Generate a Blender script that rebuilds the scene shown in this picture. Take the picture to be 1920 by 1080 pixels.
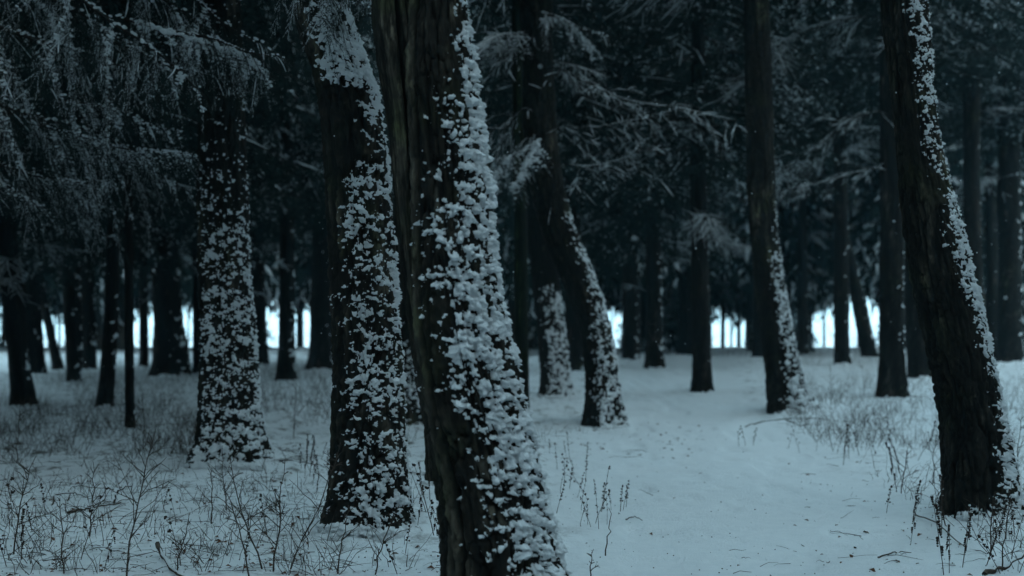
import bpy, math, random
import numpy as np

for o in list(bpy.data.objects):
    bpy.data.objects.remove(o)
S = bpy.context.scene
COL = S.collection

# ------------------------------------------------------------------ camera
F = 40.0 / 36.0 * 1920.0      # focal length in photo pixels
EYE = 1.45                    # eye height
YH = 620.0                    # row of the true horizon
cam_d = bpy.data.cameras.new('camera')
cam = bpy.data.objects.new('camera', cam_d)
COL.objects.link(cam)
cam.location = (0, 0, EYE)
cam.rotation_euler = (math.radians(90), 0, 0)
cam_d.lens = 40.0
cam_d.sensor_width = 36.0
cam_d.shift_y = (YH - 540.0) / 1920.0
cam_d.clip_end = 3000
cam_d.dof.use_dof = True
cam_d.dof.focus_distance = 7.6
cam_d.dof.aperture_fstop = 1.2
S.camera = cam

# ------------------------------------------------------------------ sky, sun, exposure
W = bpy.data.worlds.new('World')
S.world = W
W.use_nodes = True
nt = W.node_tree
nt.nodes.clear()
SUN_EL, SUN_AZ = math.radians(38), math.radians(150)      # high on the right, behind the viewer
sky = nt.nodes.new('ShaderNodeTexSky')
sky.sky_type = 'NISHITA'
sky.sun_disc = False
sky.sun_elevation = SUN_EL
sky.sun_rotation = SUN_AZ
sky.air_density = 2.0
sky.dust_density = 3.0
cloud = nt.nodes.new('ShaderNodeMix')
cloud.data_type = 'RGBA'
cloud.inputs[0].default_value = 0.85
cloud.inputs[7].default_value = (6.2, 9.8, 11.4, 1)         # closed cloud cover, dusk blue
bg = nt.nodes.new('ShaderNodeBackground')
bg.inputs['Strength'].default_value = 0.15
out = nt.nodes.new('ShaderNodeOutputWorld')
nt.links.new(sky.outputs[0], cloud.inputs[6])
nt.links.new(cloud.outputs[2], bg.inputs['Color'])
nt.links.new(bg.outputs[0], out.inputs['Surface'])

sun_d = bpy.data.lights.new('sun', 'SUN')
sun_d.energy = 0.12
sun_d.angle = math.radians(50)
sun_d.color = (0.72, 0.92, 1.0)
sun = bpy.data.objects.new('sun', sun_d)
COL.objects.link(sun)
sun.rotation_euler = (math.radians(90) - SUN_EL, 0, math.radians(180) - SUN_AZ)
sun.location = (10, -10, 30)

S.view_settings.view_transform = 'Standard'
S.view_settings.look = 'None'
S.view_settings.exposure = 0.6
S.view_settings.gamma = 1.0
S.view_settings.use_curve_mapping = False
S.cycles.use_denoising = True
S.cycles.max_bounces = 6
S.cycles.diffuse_bounces = 3
S.cycles.volume_bounces = 1
S.cycles.transparent_max_bounces = 4
S.cycles.caustics_reflective = False
S.cycles.caustics_refractive = False

# ------------------------------------------------------------------ noise
def _h(ix, iy, iz, seed):
    n = (ix * 73856093) ^ (iy * 19349663) ^ (iz * 83492791) ^ (seed * 2654435 + 977)
    n = n & 0x7fffffff
    n = ((n >> 13) ^ n) & 0x7fffffff
    n = (n * ((n * n * 15731 + 789221) & 0x7fffffff) + 1376312589) & 0x7fffffff
    return n / 0x7fffffff

def vnoise(x, y, z, seed=0):
    x, y, z = np.broadcast_arrays(np.asarray(x, float), np.asarray(y, float), np.asarray(z, float))
    ix, iy, iz = (np.floor(a).astype(np.int64) for a in (x, y, z))
    fx, fy, fz = x - ix, y - iy, z - iz
    ux, uy, uz = (f * f * (3 - 2 * f) for f in (fx, fy, fz))
    def c(dx, dy, dz): return _h(ix + dx, iy + dy, iz + dz, seed)
    a = c(0,0,0) * (1-ux) + c(1,0,0) * ux
    b = c(0,1,0) * (1-ux) + c(1,1,0) * ux
    d = c(0,0,1) * (1-ux) + c(1,0,1) * ux
    e = c(0,1,1) * (1-ux) + c(1,1,1) * ux
    return (a * (1-uy) + b * uy) * (1-uz) + (d * (1-uy) + e * uy) * uz

def fbm(x, y, z, seed=0, octv=3):
    s, a, t = 0.0, 0.5, 0.0
    for k in range(octv):
        s = s + a * vnoise(x * 2**k, y * 2**k, z * 2**k, seed + k * 17)
        t += a
        a *= 0.5
    return s / t

def worley(u, v, seed):
    iu, iv = np.floor(u).astype(np.int64), np.floor(v).astype(np.int64)
    f1 = np.full(u.shape, 9.0); f2 = np.full(u.shape, 9.0); val = np.zeros(u.shape)
    for du in (-1, 0, 1):
        for dv in (-1, 0, 1):
            a, b = iu + du, iv + dv
            x = a + 0.1 + 0.8 * _h(a, b, a * 0, seed); y = b + 0.1 + 0.8 * _h(a, b, a * 0 + 1, seed)
            d = np.hypot(u - x, v - y)
            near = d < f1
            f2 = np.where(near, f1, np.minimum(f2, d))
            val = np.where(near, _h(a, b, a * 0 + 2, seed), val)
            f1 = np.where(near, d, f1)
    return f1, f2, val

def sstep(a, b, x):
    t = np.clip((x - a) / (b - a), 0, 1)
    return t * t * (3 - 2 * t)

# ------------------------------------------------------------------ mesh helpers
def mk_mesh(name, V, Fa, mats, midx=None, smooth=True):
    V = np.ascontiguousarray(V, dtype=np.float32)
    Fa = np.ascontiguousarray(Fa, dtype=np.int32)
    n, k = Fa.shape
    me = bpy.data.meshes.new(name)
    me.vertices.add(len(V))
    me.vertices.foreach_set('co', V.ravel())
    me.loops.add(n * k)
    me.loops.foreach_set('vertex_index', Fa.ravel())
    me.polygons.add(n)
    me.polygons.foreach_set('loop_start', np.arange(0, n * k, k, dtype=np.int32))
    me.polygons.foreach_set('loop_total', np.full(n, k, dtype=np.int32))
    for m in mats:
        me.materials.append(m)
    if midx is not None:
        me.polygons.foreach_set('material_index', np.ascontiguousarray(midx, dtype=np.int32))
    me.polygons.foreach_set('use_smooth', np.full(n, bool(smooth)))
    me.update(calc_edges=True)
    me.validate()
    return me

class Geo:
    """collects triangles with a material number each"""
    def __init__(self): self.v, self.f, self.m, self.n = [], [], [], 0
    def add(self, V, T, m):
        V = np.asarray(V, float).reshape(-1, 3); T = np.asarray(T, int).reshape(-1, 3)
        self.v.append(V); self.f.append(T + self.n); self.n += len(V)
        self.m.append(np.full(len(T), m) if np.isscalar(m) else np.asarray(m))
    def arrays(self):
        return np.concatenate(self.v), np.concatenate(self.f), np.concatenate(self.m)
    def mesh(self, name, mats, smooth=True):
        V, T, m = self.arrays()
        return mk_mesh(name, V, T, mats, m, smooth)

def link(name, me, parent=None, loc=(0, 0, 0), rot=(0, 0, 0), sc=(1, 1, 1)):
    o = bpy.data.objects.new(name, me)
    COL.objects.link(o)
    o.location = loc; o.rotation_euler = rot; o.scale = sc
    if parent is not None: o.parent = parent
    return o

def tag(o, label, cat, group=None):
    o['label'] = label; o['category'] = cat
    if group: o['group'] = group
    return o

def tube(P, R, sides=5):
    """P (n,3), R (n,) -> verts, tris"""
    P = np.asarray(P, float); R = np.broadcast_to(np.asarray(R, float), (len(P),))
    d = np.gradient(P, axis=0)
    d /= np.linalg.norm(d, axis=1, keepdims=True) + 1e-9
    ref = np.where(np.abs(d[:, 2:3]) > 0.9, [[1.0, 0, 0]], [[0, 0, 1.0]])
    a = np.cross(d, ref); a /= np.linalg.norm(a, axis=1, keepdims=True) + 1e-9
    b = np.cross(a, d)
    th = np.arange(sides) / sides * 2 * math.pi
    V = P[:, None, :] + R[:, None, None] * (np.cos(th)[None, :, None] * a[:, None, :] + np.sin(th)[None, :, None] * b[:, None, :])
    n = len(P)
    i = np.arange(n - 1)[:, None] * sides; j = np.arange(sides)[None, :]; j2 = (j + 1) % sides
    q = np.stack([i + j, i + j2, i + sides + j2, i + sides + j], -1).reshape(-1, 4)
    T = np.concatenate([q[:, [0, 1, 2]], q[:, [0, 2, 3]]])
    return V.reshape(-1, 3), T

def ico(sub):
    t = (1 + 5 ** .5) / 2
    V = [(-1,t,0),(1,t,0),(-1,-t,0),(1,-t,0),(0,-1,t),(0,1,t),(0,-1,-t),(0,1,-t),(t,0,-1),(t,0,1),(-t,0,-1),(-t,0,1)]
    V = [np.array(v) / np.linalg.norm(v) for v in V]
    T = [(0,11,5),(0,5,1),(0,1,7),(0,7,10),(0,10,11),(1,5,9),(5,11,4),(11,10,2),(10,7,6),(7,1,8),(3,9,4),(3,4,2),(3,2,6),(3,6,8),(3,8,9),(4,9,5),(2,4,11),(6,2,10),(8,6,7),(9,8,1)]
    for _ in range(sub):
        c, N = {}, []
        def mid(a, b):
            k = (min(a, b), max(a, b))
            if k not in c:
                m = V[a] + V[b]; V.append(m / np.linalg.norm(m)); c[k] = len(V) - 1
            return c[k]
        for a, b, d in T:
            x, y, z = mid(a, b), mid(b, d), mid(d, a)
            N += [(a, x, z), (b, y, x), (d, z, y), (x, y, z)]
        T = N
    return np.array(V), np.array(T)

ICO0, ICO1 = ico(0), ico(1)
def _lump(tpl, seed):
    V, T = tpl
    n = fbm(V[:, 0] * 1.6 + 9, V[:, 1] * 1.6 + 5, V[:, 2] * 1.6 + seed * 3.1, seed, 2)
    return V * (0.72 + 0.56 * n)[:, None], T
LUMPS = {0: [_lump(ICO0, s) for s in range(4)], 1: [_lump(ICO1, s) for s in range(6)]}

def blobs(geo, C, Rad, rng, lvl, m, flat=None, fl=0.7, stretch=None):
    """many lumps at centres C with radii Rad, squashed along the directions in flat"""
    C = np.asarray(C, float); Rad = np.asarray(Rad, float)
    if len(C) == 0: return
    pick = rng.integers(0, len(LUMPS[lvl]), len(C))
    for k, (LV, LT) in enumerate(LUMPS[lvl]):
        I = np.nonzero(pick == k)[0]
        if len(I) == 0: continue
        a = rng.uniform(0, 6.28, len(I)); ca, sa = np.cos(a), np.sin(a)
        X = LV[None, :, 0] * ca[:, None] - LV[None, :, 1] * sa[:, None]
        Y = LV[None, :, 0] * sa[:, None] + LV[None, :, 1] * ca[:, None]
        Z = np.broadcast_to(LV[None, :, 2], X.shape)
        P = np.stack([X, Y, Z], -1)
        if flat is not None:
            N = flat[I]
            dp = (P * N[:, None, :]).sum(-1, keepdims=True)
            P = P - (1 - fl) * dp * N[:, None, :]
        if stretch is not None:
            St = stretch[I]
            P = P + (P * St[:, None, :]).sum(-1, keepdims=True) * St[:, None, :] * rng.uniform(0, 0.8, (len(I), 1, 1))
        P = P * Rad[I][:, None, None] + C[I][:, None, :]
        nv = len(LV)
        T = LT[None] + (np.arange(len(I)) * nv)[:, None, None]
        geo.add(P.reshape(-1, 3), T.reshape(-1, 3), m)

# ------------------------------------------------------------------ materials
def material(name, rough=0.9):
    m = bpy.data.materials.new(name)
    m.use_nodes = True
    b = m.node_tree.nodes['Principled BSDF']
    b.inputs['Roughness'].default_value = rough
    b.inputs['Specular IOR Level'].default_value = 0.2
    return m, m.node_tree, b

def nd(t, kind, **kw):
    n = t.nodes.new(kind)
    for k, v in kw.items(): n.inputs[k].default_value = v
    return n

def ramp(t, src, stops):
    r = t.nodes.new('ShaderNodeValToRGB')
    e = r.color_ramp.elements
    while len(e) < len(stops): e.new(0.5)
    for el, (p, c) in zip(e, stops):
        el.position = p; el.color = (*c, 1)
    t.links.new(src, r.inputs[0])
    return r.outputs[0]

def bump(t, b, src, strength, dist):
    n = nd(t, 'ShaderNodeBump', Strength=strength, Distance=dist)
    t.links.new(src, n.inputs['Height'])
    t.links.new(n.outputs[0], b.inputs['Normal'])

def bark_material(name, dark, mid, light, moss, moss_at=0.62):
    m, t, b = material(name, 0.95)
    tc = nd(t, 'ShaderNodeTexCoord')
    mp = nd(t, 'ShaderNodeMapping', Scale=(1, 1, 0.28))
    t.links.new(tc.outputs['Object'], mp.inputs[0])
    n1 = nd(t, 'ShaderNodeTexNoise', Scale=16.0, Detail=7.0, Roughness=0.65)
    t.links.new(mp.outputs[0], n1.inputs['Vector'])
    c1 = ramp(t, n1.outputs[0], [(0.30, dark), (0.55, mid), (0.78, light)])
    n2 = nd(t, 'ShaderNodeTexNoise', Scale=2.3, Detail=5.0, Roughness=0.6)
    t.links.new(tc.outputs['Object'], n2.inputs['Vector'])
    f2 = ramp(t, n2.outputs[0], [(moss_at - 0.08, (0, 0, 0)), (moss_at + 0.1, (0.8, 0.8, 0.8))])
    mx = nd(t, 'ShaderNodeMix'); mx.data_type = 'RGBA'
    t.links.new(f2, mx.inputs[0]); t.links.new(c1, mx.inputs[6])
    mx.inputs[7].default_value = (*moss, 1)
    at = nd(t, 'ShaderNodeAttribute'); at.attribute_name = 'plate'
    pl = ramp(t, at.outputs['Fac'], [(0.0, (0.10, 0.10, 0.10)), (0.45, (0.5, 0.5, 0.5)), (0.75, (1.5, 1.5, 1.5)), (1.0, (3.2, 3.2, 3.2))])
    mp2 = nd(t, 'ShaderNodeMix'); mp2.data_type = 'RGBA'; mp2.blend_type = 'MULTIPLY'; mp2.inputs[0].default_value = 1.0
    t.links.new(mx.outputs[2], mp2.inputs[6]); t.links.new(pl, mp2.inputs[7])
    t.links.new(mp2.outputs[2], b.inputs['Base Color'])
    n3 = nd(t, 'ShaderNodeTexNoise', Scale=60.0, Detail=6.0, Roughness=0.7)
    t.links.new(mp.outputs[0], n3.inputs['Vector'])
    bump(t, b, n3.outputs[0], 0.8, 0.012)
    return m

BARK = bark_material('bark', (0.004, 0.0035, 0.003), (0.018, 0.015, 0.012), (0.062, 0.050, 0.038), (0.021, 0.025, 0.009))
BARK_NEAR = bark_material('bark_near', (0.006, 0.0055, 0.0045), (0.022, 0.019, 0.014), (0.095, 0.079, 0.058), (0.027, 0.030, 0.013), 0.60)  # brown near bark; the clearing's brighter light is put into its lighter tones
BARK_GREEN = bark_material('bark_green', (0.006, 0.009, 0.004), (0.014, 0.019, 0.008), (0.028, 0.036, 0.014), (0.018, 0.028, 0.008), 0.45)

def snow_material(name, scale, strength, dist):
    m, t, b = material(name, 0.7)
    tc = nd(t, 'ShaderNodeTexCoord')
    n = nd(t, 'ShaderNodeTexNoise', Scale=scale, Detail=6.0, Roughness=0.7)
    t.links.new(tc.outputs['Object'], n.inputs['Vector'])
    c = ramp(t, n.outputs[0], [(0.25, (0.76, 0.79, 0.82)), (0.7, (0.85, 0.87, 0.89))])
    t.links.new(c, b.inputs['Base Color'])
    bump(t, b, n.outputs[0], strength, dist)
    return m
SNOW = snow_material('snow', 95.0, 0.9, 0.03)

def ground_material():
    m, t, b = material('snow_ground', 0.75)
    tc = nd(t, 'ShaderNodeTexCoord')
    n = nd(t, 'ShaderNodeTexNoise', Scale=9.0, Detail=9.0, Roughness=0.72)
    t.links.new(tc.outputs['Object'], n.inputs['Vector'])
    c = ramp(t, n.outputs[0], [(0.25, (0.74, 0.77, 0.80)), (0.7, (0.85, 0.87, 0.89))])
    # thin snow with soil and needles showing through away from the path
    n2 = nd(t, 'ShaderNodeTexNoise', Scale=3.2, Detail=9.0, Roughness=0.78)
    t.links.new(tc.outputs['Object'], n2.inputs['Vector'])
    dirt = ramp(t, n2.outputs[0], [(0.52, (0, 0, 0)), (0.64, (1, 1, 1))])
    at = nd(t, 'ShaderNodeAttribute'); at.attribute_name = 'litter'
    mu = nd(t, 'ShaderNodeMath'); mu.operation = 'MULTIPLY'
    t.links.new(dirt, mu.inputs[0]); t.links.new(at.outputs['Fac'], mu.inputs[1])
    mx = nd(t, 'ShaderNodeMix'); mx.data_type = 'RGBA'
    t.links.new(mu.outputs[0], mx.inputs[0]); t.links.new(c, mx.inputs[6])
    mx.inputs[7].default_value = (0.10, 0.09, 0.075, 1)
    t.links.new(mx.outputs[2], b.inputs['Base Color'])
    n3 = nd(t, 'ShaderNodeTexNoise', Scale=38.0, Detail=6.0, Roughness=0.7)
    t.links.new(tc.outputs['Object'], n3.inputs['Vector'])
    bump(t, b, n3.outputs[0], 1.0, 0.035)
    return m
GROUND = ground_material()

def plain(name, c1, c2, scale, rough=0.9):
    m, t, b = material(name, rough)
    tc = nd(t, 'ShaderNodeTexCoord')
    n = nd(t, 'ShaderNodeTexNoise', Scale=scale, Detail=4.0)
    t.links.new(tc.outputs['Object'], n.inputs['Vector'])
    t.links.new(ramp(t, n.outputs[0], [(0.35, c1), (0.65, c2)]), b.inputs['Base Color'])
    return m
NEEDLE = plain('needles', (0.004, 0.012, 0.011), (0.009, 0.022, 0.019), 6.0)
WOOD = plain('branch_wood', (0.010, 0.008, 0.007), (0.022, 0.018, 0.014), 20.0)
TWIG = plain('dry_stem', (0.030, 0.022, 0.017), (0.070, 0.052, 0.038), 15.0)
SEED = plain('seed_head', (0.016, 0.011, 0.009), (0.040, 0.026, 0.020), 40.0)
LEAF = plain('dead_leaf', (0.060, 0.026, 0.014), (0.130, 0.055, 0.028), 25.0)
TREE_MATS = [WOOD, NEEDLE, SNOW]

# ------------------------------------------------------------------ terrain
def path_x(y):
    return np.interp(y, [-5, 6, 9, 14, 22, 32, 50], [1.9, 1.75, 2.0, 2.4, 3.1, 4.6, 8.0])

def path_w(x, y):
    half = np.interp(y, [0, 7, 14, 24, 40], [1.25, 1.2, 1.35, 1.3, 1.2])
    return 1 - sstep(half * 0.75, half * 1.55, np.abs(x - path_x(y)))

MOUNDS = []
def terr(x, y):
    x = np.asarray(x, float); y = np.asarray(y, float)
    z = 0.55 * sstep(13, 42, y) - 1.2 * sstep(60, 105, y)
    near = 1 - sstep(35, 60, y)
    p = path_w(x, y)
    z = z + near * 0.16 * (vnoise(x * 0.22, y * 0.22, 0, 3) - 0.5)
    rough = 0.16 + 0.84 * (1 - p)
    z = z + near * rough * 0.10 * (fbm(x * 1.1, y * 1.1, 0, 11, 3) - 0.5)
    z = z + near * rough * 0.075 * (fbm(x * 4.5, y * 4.5, 0, 23, 3) - 0.5)
    foot = sstep(0.55, 0.75, vnoise(x * 3.1, y * 1.7, 0, 41))
    pit = sstep(0.70, 0.85, vnoise(x * 5.3 + 4, y * 4.1, 0, 57))
    z = z - 0.05 * p * near - 0.030 * p * foot * near - 0.018 * pit * near
    for mx_, my_, mr, mh in MOUNDS:
        z = z + mh * np.exp(-((x - mx_) ** 2 + (y - my_) ** 2) / mr ** 2)
    return z

def terr_smooth(x, y):
    return 0.55 * sstep(13, 42, y) - 1.2 * sstep(60, 105, y) + (1 - sstep(35, 60, y)) * 0.16 * (vnoise(x * 0.22, y * 0.22, 0, 3) - 0.5) - 0.05 * path_w(x, y)

def grid_axis(segs):
    a = []
    for lo, hi, st in segs: a.append(np.arange(lo, hi, st))
    return np.concatenate(a + [np.array([segs[-1][1]])])

def build_ground():
    ys = grid_axis([(-40, -4, 4), (-4, 4.5, 0.5), (4.5, 9, 0.035), (9, 14, 0.06), (14, 24, 0.12), (24, 60, 0.5), (60, 120, 4), (120, 600, 60)])
    xp = grid_axis([(0, 4.2, 0.04), (4.2, 9, 0.1), (9, 24, 0.6), (24, 60, 4), (60, 420, 60)])
    xs = np.concatenate([-xp[:0:-1], xp])
    X, Y = np.meshgrid(xs, ys)
    Z = terr(X, Y)
    V = np.stack([X, Y, Z], -1).reshape(-1, 3)
    r, c = X.shape
    i = np.arange(r - 1)[:, None] * c + np.arange(c - 1)[None, :]
    Q = np.stack([i, i + 1, i + c + 1, i + c], -1).reshape(-1, 4)
    me = mk_mesh('snow_ground', V, Q, [GROUND])
    lit = (1 - path_w(X, Y)) * (1 - sstep(45, 58, Y)) * np.where(X < 0.4, 0.55 + 0.45 * sstep(8, 13, Y), 0.35 + 0.4 * sstep(12, 18, Y))
    at = me.attributes.new('litter', 'FLOAT', 'POINT')
    at.data.foreach_set('value', lit.astype(np.float32).ravel())
    o = link('snow_ground', me)
    o['kind'] = 'structure'

# photo pixel and depth -> place in the wood
def px_x(px, d): return (px - 960.0) / F * d
def px_z(py, d): return EYE + (YH - py) / F * d
_DGRID = np.geomspace(4.5, 75, 90)
def depth_at(px, py):
    d = _DGRID
    p = YH + F * (EYE - terr(px_x(px, d), d)) / d
    k = np.nonzero(p <= py)[0]
    if not len(k): return 72.0
    k = max(1, int(k[0]))
    u = (p[k - 1] - py) / (p[k - 1] - p[k] + 1e-9)
    return float(d[k - 1] + min(1.0, max(0.0, u)) * (d[k] - d[k - 1]))

def ground_many(px, py):
    px = np.asarray(px, float)[:, None]; py = np.asarray(py, float)
    d = np.broadcast_to(_DGRID[None, :], (len(px), len(_DGRID)))
    p = YH + F * (EYE - terr_smooth(px_x(px, d), d)) / d
    k = np.clip(np.argmax(p <= py[:, None], axis=1), 1, None)
    i = np.arange(len(py))
    u = np.clip((p[i, k - 1] - py) / (p[i, k - 1] - p[i, k] + 1e-9), 0, 1)
    dd = _DGRID[k - 1] + u * (_DGRID[k] - _DGRID[k - 1])
    x = px_x(px[:, 0], dd)
    return np.stack([x, dd, terr(x, dd)], -1)

for bx_, by_, mr, mh in [(975, 1122, 0.50, 0.10), (712, 986, 0.5, 0.11), (446, 864, 0.65, 0.13), (1850, 960, 0.5, 0.11), (1142, 797, 0.65, 0.13), (1496, 767, 0.8, 0.14), (1300 + 20, 734, 0.8, 0.08), (1675, 743, 0.9, 0.08), (772, 796, 0.8, 0.08), (1044, 741, 0.9, 0.1)]:
    d_ = depth_at(bx_, by_)
    MOUNDS.append((px_x(bx_, d_) + 0.12, d_ - 0.05, mr, mh))
build_ground()

# ------------------------------------------------------------------ trunks
def plated(me):
    me.attributes.new('plate', 'FLOAT', 'POINT').data.foreach_set('value', np.full(len(me.vertices), 0.5, np.float32))
    return me

class Trunk:
    def __init__(self, rows, d, height, seed, bark=1.0, flare=0.35, lobes=5):
        """rows: (photo row, left edge, right edge) from top to base"""
        rows = sorted(rows, key=lambda r: -r[0])
        z = np.array([px_z(r[0], d) for r in rows]); xc = np.array([px_x((r[1] + r[2]) / 2, d) for r in rows])
        rr = np.array([(r[2] - r[1]) / 2 / F * d for r in rows])
        self.base_x = float(xc[0]); self.d = d
        self.gz = float(terr(xc[0], d))
        # on below the snow and on above the frame
        slope = 0.35 * (xc[-1] - xc[max(-3, -len(xc))]) / max(0.3, z[-1] - z[max(-3, -len(z))]) if len(z) > 2 else 0
        ztop = max(height, z[-1] + 2)
        zz = np.linspace(z[-1], ztop, 6)[1:]
        k = (zz - z[-1])
        xx = xc[-1] + slope * (1 - np.exp(-k / 2.0)) * 2.0
        r2 = rr[-1] * (1 - 0.93 * (zz - z[-1]) / (ztop - z[-1]))
        self.z = np.concatenate([[z[0] - 0.35], z, zz]); self.x = np.concatenate([[xc[0]], xc, xx]); self.r = np.concatenate([[rr[0]], rr, r2])
        # smooth
        g = np.arange(self.z[0], self.z[-1], 0.04)
        x = np.interp(g, self.z, self.x); r = np.interp(g, self.z, self.r)
        ker = np.hanning(15); ker /= ker.sum()
        pad = lambda a: np.convolve(np.concatenate([np.full(7, a[0]), a, np.full(7, a[-1])]), ker, 'valid')
        self.g, self.gx, self.gr = g, pad(x), pad(r)
        self.top = float(g[-1]); self.seed = seed; self.bark = bark; self.flare = flare; self.lobes = lobes; self.split = None
    def centre(self, z): return np.interp(z, self.g, self.gx)
    def radius(self, z): return np.interp(z, self.g, self.gr)
    def rad(self, th, z, plate=False):
        r = self.radius(z)
        R0 = 0.25
        cx, cy = np.cos(th) * R0, np.sin(th) * R0
        s = self.seed
        h = z - self.gz
        u = np.mod(th - math.pi / 2, 2 * math.pi) * R0
        wu = 0.070 * (fbm(cx * 9, cy * 9, z * 3.5, s + 3, 3) - 0.5)
        wv = 0.16 * (fbm(cx * 8, cy * 8, z * 5, s + 4, 3) - 0.5)
        f1, f2, val = worley((u + wu) / 0.046, (z + wv) / 0.13, s)
        gate = sstep(0.35, 0.65, fbm(cx * 10, cy * 10, z * 6, s + 15, 2))
        flake = (1 - sstep(0.0, 0.22, f2 - f1)) * gate
        q = fbm(cx * 15 + wu * 6, cy * 15, z * 2.1, s + 19, 4)
        fiss = 1 - sstep(0.0, 0.075, np.abs(q - 0.5))
        crack = np.maximum(fiss, 0.9 * flake)
        n2 = fbm(cx * 44, cy * 44, z * 26, s + 7, 3) - 0.5
        n4 = fbm(cx * 90, cy * 90, z * 30, s + 8, 2) - 0.5
        big = fbm(cx * 4, cy * 4, z * 0.9, s + 5, 2) - 0.5
        am = self.bark * np.clip(r / 0.25, 0.15, 1)
        cleft = 0.0
        if self.split is not None:
            a = self.split + 0.10 * np.sin(z * 1.7 + 1) + 0.16 * (fbm(z * 2.5, 0 * z, 0 * z, s + 31, 2) - 0.5)
            dth = (np.mod(th - a + math.pi, 2 * math.pi) - math.pi) * r
            cleft = np.exp(-(dth / 0.016) ** 2)
            crack = np.maximum(crack * np.where((dth < 0) & (dth > -0.09), 0.35, 1.0), sstep(0.2, 0.7, cleft))
        if plate:
            pale = sstep(0.52, 0.75, fbm(cx * 7, cy * 7, z * 1.6, s + 22, 3))
            if self.split is not None: pale = np.maximum(pale, np.where((dth < -0.015) & (dth > -0.10), 0.9, 0))
            return np.clip((1 - crack) * (0.22 + 0.55 * (n2 + 0.3) + 0.5 * n4 + 0.55 * pale * (0.5 + 0.7 * val)), 0, 1)
        fl = self.flare * np.exp(-np.clip(h, 0.0, 9) / 0.24)
        lob = 0.45 + 0.55 * np.sin(self.lobes * th + s + 1.2 * np.sin(th * 2 + s))
        return r * (1 + fl * lob * 0.9) + am * (0.32 * r * big - 0.032 * crack + 0.012 * (val - 0.5) * gate + 0.036 * n2 + 0.018 * n4 + 0.012) - 0.055 * cleft
    def point(self, th, z):
        r = self.rad(th, z)
        return np.stack([self.centre(z) + r * np.cos(th), self.d + r * np.sin(th), z + 0 * th], -1)
    def mesh(self, name, nt_, dz, zvis, mat):
        z = np.concatenate([np.arange(self.g[0], zvis, dz), np.arange(zvis, self.top, max(dz, 0.35)), [self.top]])
        th = np.arange(nt_) / nt_ * 2 * math.pi
        TH, Z = np.meshgrid(th, z)
        V = self.point(TH.ravel(), Z.ravel())
        V -= np.array([self.base_x, self.d, self.gz])
        i = np.arange(len(z) - 1)[:, None] * nt_; j = np.arange(nt_)[None, :]; j2 = (j + 1) % nt_
        Q = np.stack([i + j, i + j2, i + nt_ + j2, i + nt_ + j], -1).reshape(-1, 4)
        me = mk_mesh(name, V, Q, [mat])
        me.attributes.new('plate', 'FLOAT', 'POINT').data.foreach_set('value', self.rad(TH.ravel(), Z.ravel(), True).astype(np.float32))
        return me
    def snow(self, name, cover, res, zhi, seed, thick=0.024, fine=1.0, amount=0.0):
        """wind-blown snow caught on the bark; cover(s, z) with s = -1 left edge .. 1 right edge"""
        z = np.arange(self.gz - 0.16, zhi, res)
        Rm = float(self.radius(self.gz + 1.2))
        th = np.arange(-math.pi, math.pi * 0.6, res / Rm)
        TH, Z = np.meshgrid(th, z); sh = TH.shape
        t_, z_ = TH.ravel(), Z.ravel()
        R = self.radius(z_); X, Y = np.cos(t_) * R, np.sin(t_) * R
        sd = seed
        k = fine
        w1 = 0.030 * (fbm(X * 16, Y * 16, z_ * 16, sd + 5, 2) - 0.5); w2 = 0.030 * (fbm(X * 16, Y * 16, z_ * 16 + 31, sd + 6, 2) - 0.5)
        n = 0.56 * fbm((X + w1) * 21 * k, Y * 21 * k, (z_ + w2) * 25 * k, sd, 2) + 0.30 * vnoise((X + w1) * 52 * k, Y * 52 * k, (z_ + w2) * 60 * k, sd + 2) + 0.14 * vnoise(X * 120 * k, Y * 120 * k, z_ * 130 * k, sd + 3)
        c = fbm(X * 5, Y * 5, z_ * 6.5, sd + 9, 2)
        s_ = np.cos(t_); s_ = np.where(t_ > 0, np.maximum(s_, 0.6), s_)
        cv = cover(s_, z_)
        e = 1.25 * (n - 0.5) + 0.26 * (c - 0.5) + 0.36 * (cv - 1.0) + 0.02 + amount
        e = np.where(cv < 0.02, -1, e)
        hb = z_ - self.gz + 0.05 * (vnoise(X * 9, Y * 9, z_ * 0, sd + 40) - 0.5)
        bank = (1 - sstep(-0.07, 0.035, hb)) * sstep(-0.95, -0.2, s_ + 0.9 * (c - 0.5))                      # snow drifted against the foot
        e = np.maximum(e, bank * 0.9 + 1.1 * (n - 0.62) * (bank > 0.01) - (bank <= 0.01))
        t = thick * np.clip(e / 0.16, 0, 1.6) ** 0.8 * (1 + 0.5 * bank)
        t = t * (0.35 + 1.3 * fbm(X * 48 * k, Y * 48 * k, z_ * 52 * k, sd + 12, 3))
        r = self.rad(t_, z_) + np.where(e > 0, t, -0.006)
        V = np.stack([self.centre(z_) + r * np.cos(t_) - self.base_x, r * np.sin(t_), z_ - self.gz - 0.25 * np.where(e > 0, t, 0)], -1)
        i = np.arange(sh[0] - 1)[:, None] * sh[1] + np.arange(sh[1] - 1)[None, :]
        Q = np.stack([i, i + 1, i + sh[1] + 1, i + sh[1]], -1).reshape(-1, 4)
        Q = Q[(e > 0)[Q].any(1)]
        used, inv = np.unique(Q, return_inverse=True)
        return mk_mesh(name, V[used], inv.reshape(-1, 4), [SNOW])

# ------------------------------------------------------------------ foliage
def twig_line(p0, dirv, L, n, droop, rng, wob=0.02):
    t = np.linspace(0, 1, n)
    P = p0 + dirv * (t * L)[:, None]
    P[:, 2] -= droop * L * t ** 2
    P[1:] += rng.normal(0, wob * L, (n - 1, 3))
    return P

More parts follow.
